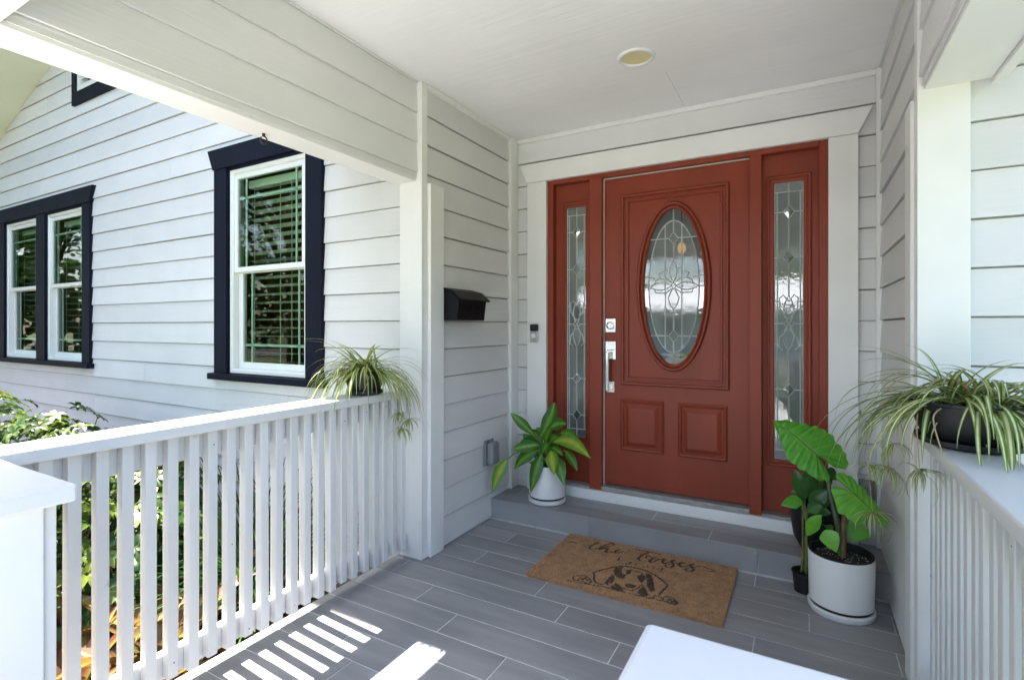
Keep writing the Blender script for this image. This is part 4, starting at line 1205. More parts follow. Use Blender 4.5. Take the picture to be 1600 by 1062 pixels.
mt = thing("doormat", ((MX0 + MX1) / 2, (MY0 + MY1) / 2, 0.0), "brown coir doormat printed with script lettering and a peeking dog", "doormat")
m = MB()
st_ = 0.0036
nx, ny = int((MX1 - MX0) / st_), int((MY1 - MY0) / st_)
gx = lambda i: MX0 + (MX1 - MX0) * i / nx
gy = lambda j: MY0 + (MY1 - MY0) * j / ny
for j in range(ny + 1):
    for i in range(nx + 1):
        e = 0.003 if 0 < i < nx and 0 < j < ny else 0.0
        m.v.append((gx(i) + mat_rng.uniform(-.0015, .0015), gy(j) + mat_rng.uniform(-.0015, .0015), MZ + mat_rng.uniform(-e, e * 0.3)))
for j in range(ny):
    for i in range(nx):
        m.f.append((j * (nx + 1) + i, j * (nx + 1) + i + 1, (j + 1) * (nx + 1) + i + 1, (j + 1) * (nx + 1) + i))
        m.mi.append(1 if printed((gx(i) + gx(i + 1)) / 2, (gy(j) + gy(j + 1)) / 2) else 0)
m.build("pile", ["coir", "coir_print"], mt, solid=False)
boxpart("backing", "coir", mt, MX0 + 0.002, MX1 - 0.002, MY0 + 0.002, MY1 - 0.002, 0.001, MZ - 0.004)
m = MB()
for i in range(52000):
    x = mat_rng.uniform(MX0 - 0.002, MX1 + 0.002); y = mat_rng.uniform(MY0 - 0.003, MY1)
    edge = min(x - MX0, MX1 - x, y - MY0) < 0.006
    L = mat_rng.uniform(0.004, 0.011) * (1.5 if edge else 1)
    a = mat_rng.uniform(0, 6.28); s = mat_rng.uniform(0.3, 0.9)
    z0 = mat_rng.uniform(0.002, MZ) if edge else MZ - 0.002
    dx, dy, dz = math.cos(a) * L * s, math.sin(a) * L * s, L * (1 - s * 0.6)
    w = mat_rng.uniform(0.0009, 0.0019)
    px, py = -math.sin(a) * w, math.cos(a) * w
    pr_ = printed(x, y)
    m.face([(x - px, y - py, z0), (x + px, y + py, z0), (x + dx, min(y + dy, MY1 + 0.004), z0 + dz)], 1 if pr_ else (2 if mat_rng.random() < 0.45 else 0))
fb = m.build("fibres", ["coir", "coir_print", "coir_light"], mt, solid=False)
tag(fb, kind="stuff")


# ================================================================== plants
def build_leaf(mb, name, mat, parent):
    return mb.build(name, mat, parent, smooth=True, solid=False)


def arc_leaf(base, azim, elev, length, width, droop, n=12, wave=0.0, rng=random, power=1.25):
    """strap leaf that leaves base at elev and bends down by droop (radians over its length)"""
    p = Vector(base); pts = [p.copy()]; e = elev; az = azim
    for k in range(n):
        t = (k + 1) / n
        e = elev - droop * t ** power
        az = azim + wave * math.sin(t * 4.0)
        p = p + Vector((math.cos(az) * math.cos(e), math.sin(az) * math.cos(e), math.sin(e))) * (length / n)
        pts.append(p.copy())
    wd = [width * (0.55 + 0.45 * min(1, k / 3)) * max(0.06, (1 - (k / n) ** 2.6)) for k in range(n + 1)]
    side = (-math.sin(azim), math.cos(azim), 0.0)
    return pts, wd, side


def between_leaf(b, t, width, arch=0.12, n=10, shape=0.42, roll=0.0, droop=0.0, bend=0.0):
    """broad pointed leaf from b to t, arched upwards; face turned towards the porch opening"""
    b, t = Vector(b), Vector(t); d = t - b; L = d.length
    view = (Vector((0, 0, 1.3)) - (b + t) / 2).normalized()
    side = d.cross(view)
    if side.length < 0.05: side = Vector((1, 0, 0))
    side.normalize()
    side = Matrix.Rotation(roll, 3, d.normalized()) @ side
    pts, wd = [], []
    for k in range(n + 1):
        u = k / n
        p = b + d * u + Vector((0, -0.25, 1)) * (arch * L * math.sin(math.pi * u)) + side * (bend * L * math.sin(math.pi * u))
        p.z -= droop * L * u * u
        pts.append(p)
        f = (u / shape) ** 0.62 if u < shape else max(0.0, 1 - ((u - shape) / (1 - shape)) ** 1.9)
        wd.append(width * max(0.03, min(1.0, f)))
    return pts, wd, side


# ---- dumb cane in the white pot on the step
PX, PY, PZ = -1.515, 3.185, STEP_Z
dc = thing("dumb_cane_plant", (PX, PY, PZ), "broad-leaved dumb cane in a round white pot on the step", "potted plant")
m = MB(); m.lathe(PX, PY, [(0.0, PZ + 0.0415), (0.113, PZ + 0.0415), (0.121, PZ + 0.045), (0.124, PZ + 0.25), (0.121, PZ + 0.256), (0.115, PZ + 0.253), (0.113, PZ + 0.19)], 56)
smooth_by_angle(m.build("pot", "white_ceramic", dc), 45)
m = MB(); m.lathe(PX, PY, [(0.0, PZ + 0.001), (0.118, PZ + 0.001), (0.126, PZ + 0.008), (0.127, PZ + 0.027), (0.123, PZ + 0.031), (0.110, PZ + 0.031)], 56)
smooth_by_angle(m.build("saucer", "white_ceramic", dc), 45)
m = MB(); m.lathe(PX, PY, [(0.113, PZ + 0.225), (0.06, PZ + 0.232), (0.0, PZ + 0.235)], 24); m.build("soil", "soil", dc, smooth=True)
yl = {4: 1, 6: 1, 8: 1, 5: 0.5}
for i, (b, t, w) in enumerate(DUMB):
    rr = random.Random(40 + i)
    pts, wd, sd = between_leaf(b, t, w * 1.12, 0.10 if i not in (0, 12) else 0.03, 12, 0.42, rr.uniform(-0.35, 0.35), 0.0, rr.uniform(-0.08, 0.08))
    mb = MB(); mb.blade(pts, wd, sd, 0.10, 0, rr.uniform(0.15, 0.75), 6)
    build_leaf(mb, "leaf", "leaf_dumb_yellow" if i in (4, 6, 8) else "leaf_dumb", dc)
    s0 = Vector((PX + rr.uniform(-0.03, 0.03), PY + rr.uniform(-0.03, 0.02), PZ + 0.23))
    bb = Vector(b); mid = (s0 + bb) / 2 + Vector((0, 0, 0.05 + (0.10 if i == 4 else 0)))
    q = [s0 * (1 - u) ** 2 + mid * 2 * u * (1 - u) + bb * u * u for u in [k / 6 for k in range(7)]]
    MB().tube(q, [0.0065 - 0.0035 * k / 6 for k in range(7)], 6).build("stem", "stem_green", dc, smooth=True)

for i in range(9):
    rr = random.Random(140 + i)
    a = rr.uniform(0, 6.28); b = Vector((PX + 0.04 * math.cos(a), PY - 0.02 + 0.03 * math.sin(a), PZ + rr.uniform(0.30, 0.40)))
    t = b + Vector((0.15 * math.cos(a), 0.06 * math.sin(a) - 0.02, rr.uniform(-0.05, 0.10)))
    pts, wd, sd = between_leaf(b, t, rr.uniform(0.06, 0.08), 0.10, 12, 0.42, rr.uniform(-0.4, 0.4), 0.0, rr.uniform(-0.1, 0.1))
    mb = MB(); mb.blade(pts, wd, sd, 0.10, 0, rr.uniform(0.0, 0.6), 6)
    build_leaf(mb, "leaf", "leaf_dumb", dc)
    s0 = Vector((PX + rr.uniform(-0.03, 0.03), PY + rr.uniform(-0.03, 0.02), PZ + 0.23))
    MB().tube([s0, (s0 + b) / 2, b], [0.006, 0.005, 0.003], 6).build("stem", "stem_green", dc, smooth=True)

# ---- elephant ear in the white pot
EX, EY = 0.152, 2.845
ee = thing("elephant_ear_plant", (EX, EY, 0), "elephant ear with huge scalloped leaves in a white pot on the floor", "potted plant")
m = MB(); m.lathe(EX, EY, [(0.0, 0.0415), (0.1219, 0.0415), (0.1292, 0.046), (0.1333, 0.262), (0.1315, 0.268), (0.1306, 0.266), (0.1292, 0.20)], 64)
smooth_by_angle(m.build("pot", "white_ceramic", ee), 45)
m = MB(); m.lathe(EX, EY, [(0.0, 0.001), (0.1274, 0.001), (0.1347, 0.010), (0.1356, 0.029), (0.1319, 0.033), (0.1183, 0.033)], 64)
smooth_by_angle(m.build("saucer", "white_ceramic", ee), 45)
m = MB(); m.lathe(EX, EY, [(0.1297, 0.268), (0.1310, 0.274), (0.1274, 0.276), (0.1219, 0.272), (0.1183, 0.245), (0.1147, 0.21)], 64)
smooth_by_angle(m.build("inner_pot", "black_plastic", ee), 45)
m = MB(); m.lathe(EX, EY, [(0.1174, 0.242), (0.0819, 0.248), (0.0364, 0.251), (0.0, 0.252)], 40); m.build("soil", "soil", ee, smooth=True)
pr_ = random.Random(4); m = MB()
for i in range(170):
    a, r = pr_.uniform(0, 6.28), 0.110 * math.sqrt(pr_.random()); s = pr_.uniform(0.0012, 0.0034)
    x, y, z = EX + r * math.cos(a), EY + r * math.sin(a), 0.2515 - 0.0075 * (r / 0.110) + s * 0.4
    m.v += [(x - s, y, z), (x, y - s, z), (x + s, y, z), (x, y + s, z), (x, y, z + s * 1.1), (x, y, z - s)]
    b = len(m.v) - 6
    for (p, q) in ((0, 1), (1, 2), (2, 3), (3, 0)):
        m.f += [(b + p, b + q, b + 4), (b + q, b + p, b + 5)]; m.mi += [0, 0]
tag(m.build("perlite", "perlite", ee), kind="stuff")


def ear_leaf(data, parent, tone, amp, toward, curl=0.0):
    """arrow-shaped leaf: two outlines from tip to sinus, midrib from tip to stalk; veins stand out as ridges"""
    up, lo, mid = data
    mid = [Vector(p) for p in mid]
    nrm = Vector(toward).normalized()

    def along(P, t):
        P = [Vector(p) for p in P]; ls = [0.0]
        for a, b in zip(P[:-1], P[1:]): ls.append(ls[-1] + (b - a).length)
        s = t * ls[-1]
        for i in range(len(P) - 1):
            if s <= ls[i + 1] + 1e-9:
                u = (s - ls[i]) / max(1e-9, ls[i + 1] - ls[i]); return P[i].lerp(P[i + 1], u)
        return P[-1]
    mb = MB(); N, K = 84, 9
    for (P, sg) in ((up, 1), (lo, -1)):
        b0 = len(mb.v)
        for i in range(N + 1):
            t = i / N
            o = along(P, t)
            c = along(mid, min(1.0, t / 0.62 * 0.98) ** 0.9 if t < 0.62 else 1.0)
            vein = math.cos(2 * math.pi * t * 9.0)
            for k in range(K + 1):
                s = k / K
                p = c.lerp(o, s)
                ridge = amp * (vein * 0.5 * (s * (1.25 - s)) * 2.0)
                dish = -curl * s * s
                p = p + nrm * (ridge + dish - 0.004 * (1 - s) ** 3)
                mb.uv[len(mb.v)] = (0.5 + sg * 0.5 * s, t)
                mb.v.append(tuple(p))
        for i in range(N):
            for k in range(K):
                mb.f.append((b0 + i * (K + 1) + k, b0 + i * (K + 1) + k + 1, b0 + (i + 1) * (K + 1) + k + 1, b0 + (i + 1) * (K + 1) + k))
                v_ = math.cos(2 * math.pi * (i + 0.5) / N * 9.0)
                mb.mi.append(0); mb.tone.append((len(mb.f) - 1, max(0, min(1, tone + (0.32 if v_ > 0.93 else 0.0) + (0.3 if k == 0 else 0.0)))))
    lf = mb.build("leaf", "leaf_ear", parent, smooth=True, solid=False)
    rib = MB()
    q = [along(mid, u / 8) + nrm * 0.003 for u in range(9)]
    rib.tube(q, [0.0012 + 0.003 * u / 8 for u in range(9)], 6)
    rib.build("midrib", "stem_green", lf, smooth=True)
    return lf


ear_leaf(EAR1, ee, 0.25, 0.013, (0.05, -0.85, 0.5), 0.022)
ear_leaf(EAR2, ee, 0.62, 0.0075, (0.0, -0.75, 0.66), 0.016)


def stalk(parent, P, r0, r1, mat):
    P = [Vector(p) for p in P]; q = []
    for i in range(len(P) - 1):
        a = P[max(0, i - 1)]; b = P[i]; c = P[i + 1]; d = P[min(len(P) - 1, i + 2)]
        for s in range(5):
            t = s / 5
            q.append(0.5 * (2 * b + (c - a) * t + (2 * a - 5 * b + 4 * c - d) * t * t + (3 * b - a - 3 * c + d) * t ** 3))
    q.append(P[-1]); n = len(q)
    return MB().tube(q, [r0 + (r1 - r0) * k / (n - 1) for k in range(n)], 8).build("stem", mat, parent, smooth=True)


stalk(ee, [(0.153, 2.84, 0.245), (0.142, 2.842, 0.38), (0.113, 2.848, 0.52), (0.098, 2.855, 0.60), (0.074, 2.875, 0.665), (0.055, 2.878, 0.700)], 0.014, 0.0055, "stem_dark")
stalk(ee, [(0.158, 2.84, 0.245), (0.162, 2.845, 0.33), (0.166, 2.85, 0.43), (0.188, 2.84, 0.52), (0.200, 2.810, 0.560)], 0.017, 0.0055, "stem_brown")
for (b, t, w, tn) in (((0.088, 2.775, 0.385), (0.130, 2.752, 0.298), 0.082, 0.9), ((0.165, 2.90, 0.36), (0.275, 2.90, 0.345), 0.10, 0.6)):
    pts, wd, sd = between_leaf(b, t, w, 0.05, 12, 0.28)
    mb = MB(); mb.blade(pts, wd, sd, 0.06, 0, tn, 6); build_leaf(mb, "leaf", "leaf_ear", ee)
stalk(ee, [(0.150, 2.835, 0.25), (0.12, 2.80, 0.33), (0.090, 2.776, 0.384)], 0.005, 0.003, "stem_green")
stalk(ee, [(0.160, 2.85, 0.25), (0.155, 2.89, 0.32), (0.166, 2.90, 0.36)], 0.005, 0.003, "stem_green")

for (t_, x_, y_, z_, r_) in ((ee, EX, EY, 0.0, 0.1255), (dc, PX, PY, PZ, 0.1165)):
    m = MB(); m.lathe(x_, y_, [(r_ - 0.01, z_ + 0.0335), (r_, z_ + 0.0335), (r_, z_ + 0.041), (r_ - 0.01, z_ + 0.041)], 48); m.build("gap_shade_ring", "black_plastic", t_)  # black ring put in the gap over the saucer, standing in for its shade

# ---- tall thin plant in the small black pot, and the black bowl behind it
SX, SY = 0.005, 2.965
sp = thing("slender_plant", (SX, SY, 0), "slender dark-leaved plant in a small black nursery pot by the step", "potted plant")
m = MB(); m.lathe(SX, SY, [(0.0, 0.001), (0.046, 0.001), (0.053, 0.088), (0.058, 0.092), (0.058, 0.100), (0.052, 0.100), (0.050, 0.07)], 40)
smooth_by_angle(m.build("pot", "black_plastic", sp), 45)
m = MB(); m.lathe(SX, SY, [(0.050, 0.085), (0.0, 0.089)], 24); m.build("soil", "soil", sp)
for i, (dx, dy, top) in enumerate(((-0.012, 0.0, (-0.004, 2.975, 0.44)), (0.008, -0.006, (0.010, 2.965, 0.42)), (0.0, 0.012, (0.02, 2.985, 0.41)))):
    stalk(sp, [(SX + dx, SY + dy, 0.085), (SX + dx * 0.8 + 0.003, SY + dy, 0.22), top], 0.0062, 0.0035, "stem_green" if i else "stem_brown")
for i, (b, t, w) in enumerate(VINE):
    rr = random.Random(60 + i)
    pts, wd, sd = between_leaf(b, t, w * 1.15, 0.10, 10, 0.35, rr.uniform(-0.4, 0.4))
    mb = MB(); mb.blade(pts, wd, sd, 0.12, 0, 1.0 if i == 5 else rr.uniform(0.1, 0.8), 4)
    build_leaf(mb, "leaf", "leaf_ear" if i in (0, 5) else "leaf_dark", sp)
    bb = Vector(b); s0 = Vector((SX, SY, min(0.36, b[2] - 0.03)))
    stalk(sp, [s0, (s0 + bb) / 2 + Vector((0, 0, 0.015)), bb], 0.003, 0.002, "stem_green")
BX, BY = 0.065, 3.205
bp_ = thing("bowl_plant", (BX, BY, STEP_Z), "dark leafy plant in a black bowl-shaped pot on the step", "potted plant")
m = MB(); m.lathe(BX, BY, [(0.0, STEP_Z + 0.001), (0.080, STEP_Z + 0.001), (0.112, STEP_Z + 0.06), (0.126, STEP_Z + 0.15), (0.128, STEP_Z + 0.235), (0.122, STEP_Z + 0.235), (0.116, STEP_Z + 0.17)], 48)
smooth_by_angle(m.build("pot", "black_plastic", bp_), 45)
m = MB(); m.lathe(BX, BY, [(0.118, STEP_Z + 0.20), (0.0, STEP_Z + 0.205)], 24); m.build("soil", "soil", bp_)
for i in range(13):
    rr = random.Random(80 + i)
    a = rr.uniform(0, 6.28); r = rr.uniform(0.05, 0.13)
    b = Vector((BX + 0.4 * r * math.cos(a), BY + 0.4 * r * math.sin(a) - 0.01, STEP_Z + 0.28 + rr.uniform(0, 0.13)))
    t = Vector((BX + r * 1.05 * math.cos(a), BY + min(0.11, r * 1.2 * math.sin(a)) - 0.02, b.z + rr.uniform(-0.06, 0.06)))
    pts, wd, sd = between_leaf(b, t, rr.uniform(0.05, 0.075), 0.12, 9, 0.36, rr.uniform(-0.5, 0.5))
    mb = MB(); mb.blade(pts, wd, sd, 0.12, 0, rr.uniform(0, 0.8), 4); build_leaf(mb, "leaf", "leaf_dark", bp_)
    stalk(bp_, [(BX + rr.uniform(-.03, .03), BY + rr.uniform(-.03, .03), STEP_Z + 0.175), (Vector((BX, BY, STEP_Z + 0.2)) + b) / 2, b], 0.003, 0.002, "stem_green")


# ---- spider plants on the rails
def plantlet(mb, c, rng, n=9, L=0.07, w=0.006, up=-0.2):
    for i in range(n):
        a = rng.uniform(0, 6.28)
        pts, wd, sd = arc_leaf(c, a, rng.uniform(-0.3, 0.7) + up, L * rng.uniform(0.6, 1.2), w, rng.uniform(1.0, 2.2), 6)
        mb.blade(pts, wd, sd, 0.15, 0, rng.random(), 2)


def spider(center, rx, ry, h, nleaf, Lr, Wr, mat, seed, label, sector, runners, dry=5, avoid=None, hang=()):
    cx, cy_, z0 = center
    rng = random.Random(seed)
    t = thing("spider_plant", center, label, "potted plant", "spider plants on the railings")
    m = MB(); R1 = 1.0
    m.lathe(cx, cy_, [(0.0, z0 + 0.014), (0.70, z0 + 0.014), (0.84, z0 + 0.03), (0.97, z0 + h * 0.6), (1.0, z0 + h * 0.92), (1.03, z0 + h * 0.94), (1.03, z0 + h), (0.97, z0 + h), (0.94, z0 + h * 0.8)], 48, sx=rx, sy=ry)
    smooth_by_angle(m.build("pot", "black_plastic", t), 45)
    m = MB(); m.lathe(cx, cy_, [(0.0, z0 + 0.001), (0.82, z0 + 0.001), (0.93, z0 + 0.008), (0.95, z0 + 0.022), (0.92, z0 + 0.022), (0.88, z0 + 0.012)], 48, sx=rx, sy=ry)
    smooth_by_angle(m.build("saucer", "black_plastic", t), 45)
    m = MB(); m.lathe(cx, cy_, [(0.95, z0 + h * 0.84), (0.0, z0 + h * 0.86)], 32, sx=rx, sy=ry); m.build("soil", "soil", t)
    for i in range(nleaf):
        az = sector(rng)
        f = rng.random()
        elev = rng.uniform(0.25, 1.4)
        L = rng.uniform(*Lr) * (0.75 if elev > 1.1 else 1.0)
        droop = rng.uniform(1.7, 3.0) if elev < 0.95 else rng.uniform(1.0, 3.0)
        droop = min(droop, elev + 1.52)
        bx, by = cx + rx * 0.45 * rng.uniform(-1, 1), cy_ + ry * 0.45 * rng.uniform(-1, 1)
        pts, wd, sd = arc_leaf((bx, by, z0 + h * 0.86), az, elev, L, rng.uniform(*Wr), droop, 13, rng.uniform(-0.25, 0.25))
        if avoid:
            for p in pts: avoid(p)
        mb = MB(); mb.blade(pts, wd, sd, 0.16, 0, rng.random(), 4)
        build_leaf(mb, "leaf", "leaf_dry" if i < dry else mat, t)
    for (n_, az0, sp_, L0, L1) in hang:
        for i in range(n_):
            el = rng.uniform(0.2, 0.8)
            az = rng.gauss(az0, sp_)
            pts, wd, sd = arc_leaf((cx + rx * 0.5 * math.cos(az), cy_ + ry * 0.5 * math.sin(az), z0 + h * 0.88), az, el, rng.uniform(L0, L1), rng.uniform(*Wr) * 0.9, el + rng.uniform(1.3, 1.55), 14, rng.uniform(-0.3, 0.3), power=0.75)
            if avoid:
                for p in pts: avoid(p)
            mb = MB(); mb.blade(pts, wd, sd, 0.16, 0, rng.random(), 4)
            build_leaf(mb, "leaf", mat, t)
    for (pts, kids) in runners:
        rn = stalk(t, pts, 0.0022, 0.0014, "runner_tan")
        rn.name = "runner"
        for (kx, ky, kz, n, L) in kids:
            mb = MB(); plantlet(mb, (kx, ky, kz), rng, int(n * 1.4), L * 1.15, 0.0095)
            build_leaf(mb, "plantlet", mat, rn)
    return t


def av_left(p):
    if p.x < -1.9 and p.z < 0.972: p.z = max(p.z, 0.972 if -2.06 < p.x < -1.9 else p.z)
    p.y = min(p.y, 2.275 if -2.05 < p.x < -1.85 else 2.29)


def av_right(p):
    if 0.33 < p.x < 0.495 and p.z < 0.972: p.z = 0.972
    p.y = min(p.y, 2.275)


zr = 0.966
spider((-1.978, 1.965, zr), 0.098, 0.098, 0.125, 125, (0.20, 0.40), (0.010, 0.0155), "leaf_spider_pale", 5,
       "spider plant in a black pot on the garden railing by the corner post",
       lambda r: r.choice([r.uniform(-math.pi, math.pi), r.gauss(-1.4, 0.7), r.gauss(-2.6, 0.6), r.gauss(0.1, 0.7)]),
       [([(-1.93, 2.02, zr + 0.11), (-1.87, 2.06, zr + 0.10), (-1.84, 2.09, zr - 0.08), (-1.845, 2.10, zr - 0.20)], [(-1.845, 2.10, zr - 0.19, 12, 0.085), (-1.845, 2.095, zr - 0.11, 7, 0.07)]),
        ([(-1.92, 2.05, zr + 0.11), (-1.86, 2.12, zr + 0.09), (-1.845, 2.16, zr - 0.06), (-1.85, 2.165, zr - 0.15)], [(-1.85, 2.165, zr - 0.15, 11, 0.075)]),
        ([(-1.92, 1.98, zr + 0.11), (-1.87, 2.03, zr + 0.09), (-1.84, 2.06, zr - 0.02), (-1.84, 2.07, zr - 0.10)], [(-1.84, 2.07, zr - 0.10, 9, 0.07)]),
        ([(-1.93, 1.94, zr + 0.11), (-1.885, 1.90, zr + 0.09), (-1.885, 1.86, zr + 0.02)], [])], 6, av_left, [(26, 0.35, 0.45, 0.26, 0.44), (22, -2.0, 0.5, 0.24, 0.36)])
spider((0.432, 2.005, zr), 0.140, 0.165, 0.130, 118, (0.22, 0.40), (0.013, 0.022), "leaf_spider", 9,
       "hanging striped spider plant in a black bowl on the railing",
       lambda r: r.choice([r.uniform(-math.pi, math.pi), r.gauss(2.6, 0.6), r.gauss(-1.9, 0.7), r.gauss(-2.9, 0.5), r.gauss(-0.8, 0.6)]),
       [([(0.36, 2.10, zr + 0.12), (0.30, 2.19, zr + 0.12), (0.265, 2.24, zr - 0.02), (0.262, 2.25, zr - 0.17)], [(0.262, 2.25, zr - 0.15, 12, 0.10), (0.275, 2.235, zr - 0.06, 10, 0.09)]),
        ([(0.34, 2.16, zr + 0.12), (0.25, 2.35, zr + 0.06), (0.225, 2.44, zr - 0.10), (0.225, 2.46, zr - 0.22), (0.25, 2.60, zr - 0.42)], [(0.225, 2.45, zr - 0.19, 10, 0.10), (0.25, 2.60, zr - 0.42, 16, 0.12)]),
        ([(0.33, 1.95, zr + 0.12), (0.30, 1.96, zr + 0.08), (0.305, 1.97, zr - 0.05), (0.308, 1.975, zr - 0.11)], [(0.308, 1.975, zr - 0.09, 12, 0.09)]),
        ([(0.36, 1.92, zr + 0.12), (0.31, 1.80, zr + 0.10), (0.315, 1.72, zr + 0.02)], []),
        ([(0.36, 2.02, zr + 0.12), (0.27, 2.05, zr + 0.10), (0.285, 2.10, zr + 0.0)], [])], 6, av_right, [(13, 2.7, 0.4, 0.30, 0.50), (5, -2.8, 0.5, 0.24, 0.36), (9, -1.2, 0.4, 0.3, 0.46)])

# ================================================================== garden
def shrub(loc, h, r, nwhorl, seed, label, name="umbrella_shrub", mat="leaf_shrub", tone=(0.0, 0.5), leaf=0.08, group="shrubs in the mulch bed"):
    rng = random.Random(seed); x, y, z = loc
    t = thing(name, loc, label, "shrub", group)
    tips = []
    mb = MB()
    for i in range(nwhorl):
        a = rng.uniform(0, 6.28); u = rng.random() ** 0.55
        zz = rng.uniform(0.12, 1.0)
        rad = r * math.sqrt(max(0.05, 1 - (zz * 0.95) ** 3)) * u * rng.uniform(0.85, 1.15)
        c = Vector((x + rad * math.cos(a), y + rad * math.sin(a), z + h * zz * rng.uniform(0.9, 1.06)))
        c.y = min(c.y, 2.22); c.x = min(c.x, -2.17)
        out = Vector((math.cos(a) * u, math.sin(a) * u, 0.55 + 0.6 * zz)).normalized()
        tips.append(c)
        w_t = rng.uniform(*tone)
        if rng.random() < 0.12: w_t = 1.0
        n = rng.choice((6, 7, 8)); ph = rng.uniform(0, 6.28)
        e1 = out.orthogonal().normalized(); e2 = out.cross(e1)
        for k in range(n):
            b = ph + 2 * math.pi * k / n + rng.uniform(-0.15, 0.15)
            d = (e1 * math.cos(b) + e2 * math.sin(b)) + out * rng.uniform(0.0, 0.35)
            d.normalize(); L = leaf * rng.uniform(0.7, 1.15)
            sd = out.cross(d)
            pts = [c + d * 0.008, c + d * L * 0.35, c + d * L * 0.72 - Vector((0, 0, 0.006)), c + d * L - Vector((0, 0, 0.02))]
            q = [p.copy() for p in pts]
            for p in q:
                p.y = min(p.y, 2.28); p.x = min(p.x, -2.08)
            W = L * 0.42
            mb.blade(q, [W * 0.25, W, W * 0.85, W * 0.08], sd, 0.12, 0, max(0, min(1, w_t + rng.uniform(-0.15, 0.15))), 2)
    mb.build("crown", mat, t, smooth=True, solid=False)
    st = MB()
    for i in range(0, len(tips), 6):
        c = tips[i]
        st.tube([(x + rng.uniform(-.04, .04), y + rng.uniform(-.04, .04), z), (x * 0.5 + c.x * 0.5 + rng.uniform(-.03, .03), y * 0.5 + c.y * 0.5, z + (c.z - z) * 0.55), c], [0.010, 0.007, 0.003], 5)
    st.build("branches", "bark", t, smooth=True)
    return t


GZ = -0.352
shrub((-3.25, 1.02, GZ), 1.06, 0.46, 300, 1, "yellow-edged umbrella shrub close behind the pedestal, seen through the balusters")
shrub((-3.85, 1.50, GZ), 1.02, 0.52, 300, 2, "glossy umbrella shrub in the middle of the garden bed")
shrub((-3.30, 1.62, GZ), 0.96, 0.42, 260, 3, "umbrella shrub nearest the window wall, behind the middle balusters", tone=(0, 0.45))
shrub((-4.55, 1.60, GZ), 1.05, 0.46, 320, 4, "leafy shrub rising above the railing under the blank siding")
shrub((-5.35, 1.45, GZ), 1.18, 0.46, 240, 5, "leafy shrub under the twin window at the picture edge")
shrub((-3.55, 0.55, GZ), 0.95, 0.36, 140, 6, "low umbrella shrub beside the pedestal body", tone=(0.05, 0.6))

shrub((-2.98, 1.42, GZ), 0.80, 0.34, 200, 9, "short umbrella shrub between the bromeliads and the dark grass", tone=(0.0, 0.4))
shrub((-4.05, 0.95, GZ), 1.0, 0.42, 220, 10, "umbrella shrub in the open middle of the bed", tone=(0.0, 0.5))


def grass_clump(loc, h, n, seed, label):
    rng = random.Random(seed); x, y, z = loc
    t = thing("grass_clump", loc, label, "ornamental grass", "grass clumps along the wall")
    mb = MB()
    for i in range(n):
        a = rng.uniform(0, 6.28)
        pts, wd, sd = arc_leaf((x + rng.uniform(-.07, .07), y + rng.uniform(-.05, .05), z), a, rng.uniform(0.95, 1.5), h * rng.uniform(0.7, 1.2), rng.uniform(0.009, 0.015), rng.uniform(0.5, 1.7), 7)
        for p in pts:
            p.y = min(p.y, 2.29); p.x = min(p.x, -2.08)
        mb.blade(pts, wd, sd, 0.15, 0, rng.random(), 2)
    mb.build("blades", "leaf_grass", t, smooth=True, solid=False)


grass_clump((-2.72, 1.86, GZ), 0.95, 190, 1, "tall dark grass clump against the wall, behind the far balusters")
grass_clump((-3.05, 2.05, GZ), 1.0, 170, 2, "dark grass clump under the single window")
grass_clump((-2.50, 1.72, GZ), 0.80, 150, 3, "dark grass clump closest to the far balusters")


def bromeliad(loc, r, n, seed, label, mats):
    rng = random.Random(seed); x, y, z = loc
    t = thing("bromeliad", loc, label, "bromeliad", "bromeliads along the railing")
    for i in range(n):
        f = i / n
        a = i * 2.39996 + rng.uniform(-0.2, 0.2)
        el = 0.62 + 0.85 * f
        pts, wd, sd = arc_leaf((x + 0.02 * math.cos(a), y + 0.02 * math.sin(a), z + 0.03 + 0.06 * f), a, el, r * rng.uniform(0.8, 1.15) * (1.0 - 0.15 * f), rng.uniform(0.09, 0.15), rng.uniform(0.5, 1.3), 9)
        for p in pts: p.x = min(p.x, -2.06); p.z = max(p.z, GZ + 0.01)
        mb = MB(); mb.blade(pts, wd, sd, 0.28, 0, rng.random(), 4)
        build_leaf(mb, "leaf", rng.choice(mats), t)


BM = ["leaf_bromeliad", "leaf_bromeliad", "leaf_bromeliad_dark"]
bromeliad((-2.52, 0.92, GZ), 0.58, 17, 1, "golden bromeliad beside the pedestal, behind the nearest balusters", BM)
bromeliad((-2.52, 1.24, GZ), 0.60, 18, 2, "orange bromeliad behind the middle of the railing", BM)
bromeliad((-2.72, 1.50, GZ), 0.62, 17, 3, "pink-tinged bromeliad farthest along the railing", ["leaf_bromeliad", "leaf_bromeliad_dark", "leaf_bromeliad"])
bromeliad((-2.88, 1.12, GZ), 0.54, 15, 4, "dark-tipped bromeliad in front of the umbrella shrubs", ["leaf_bromeliad_dark", "leaf_bromeliad"])
bromeliad((-2.55, 0.64, GZ), 0.52, 14, 5, "small bromeliad in the corner by the pedestal", BM)
bromeliad((-2.36, 0.78, GZ), 0.46, 14, 6, "low amber bromeliad pressed against the nearest balusters", BM)
bromeliad((-2.34, 1.06, GZ), 0.48, 14, 7, "coppery bromeliad just behind the near half of the railing", ["leaf_bromeliad_dark", "leaf_bromeliad"])

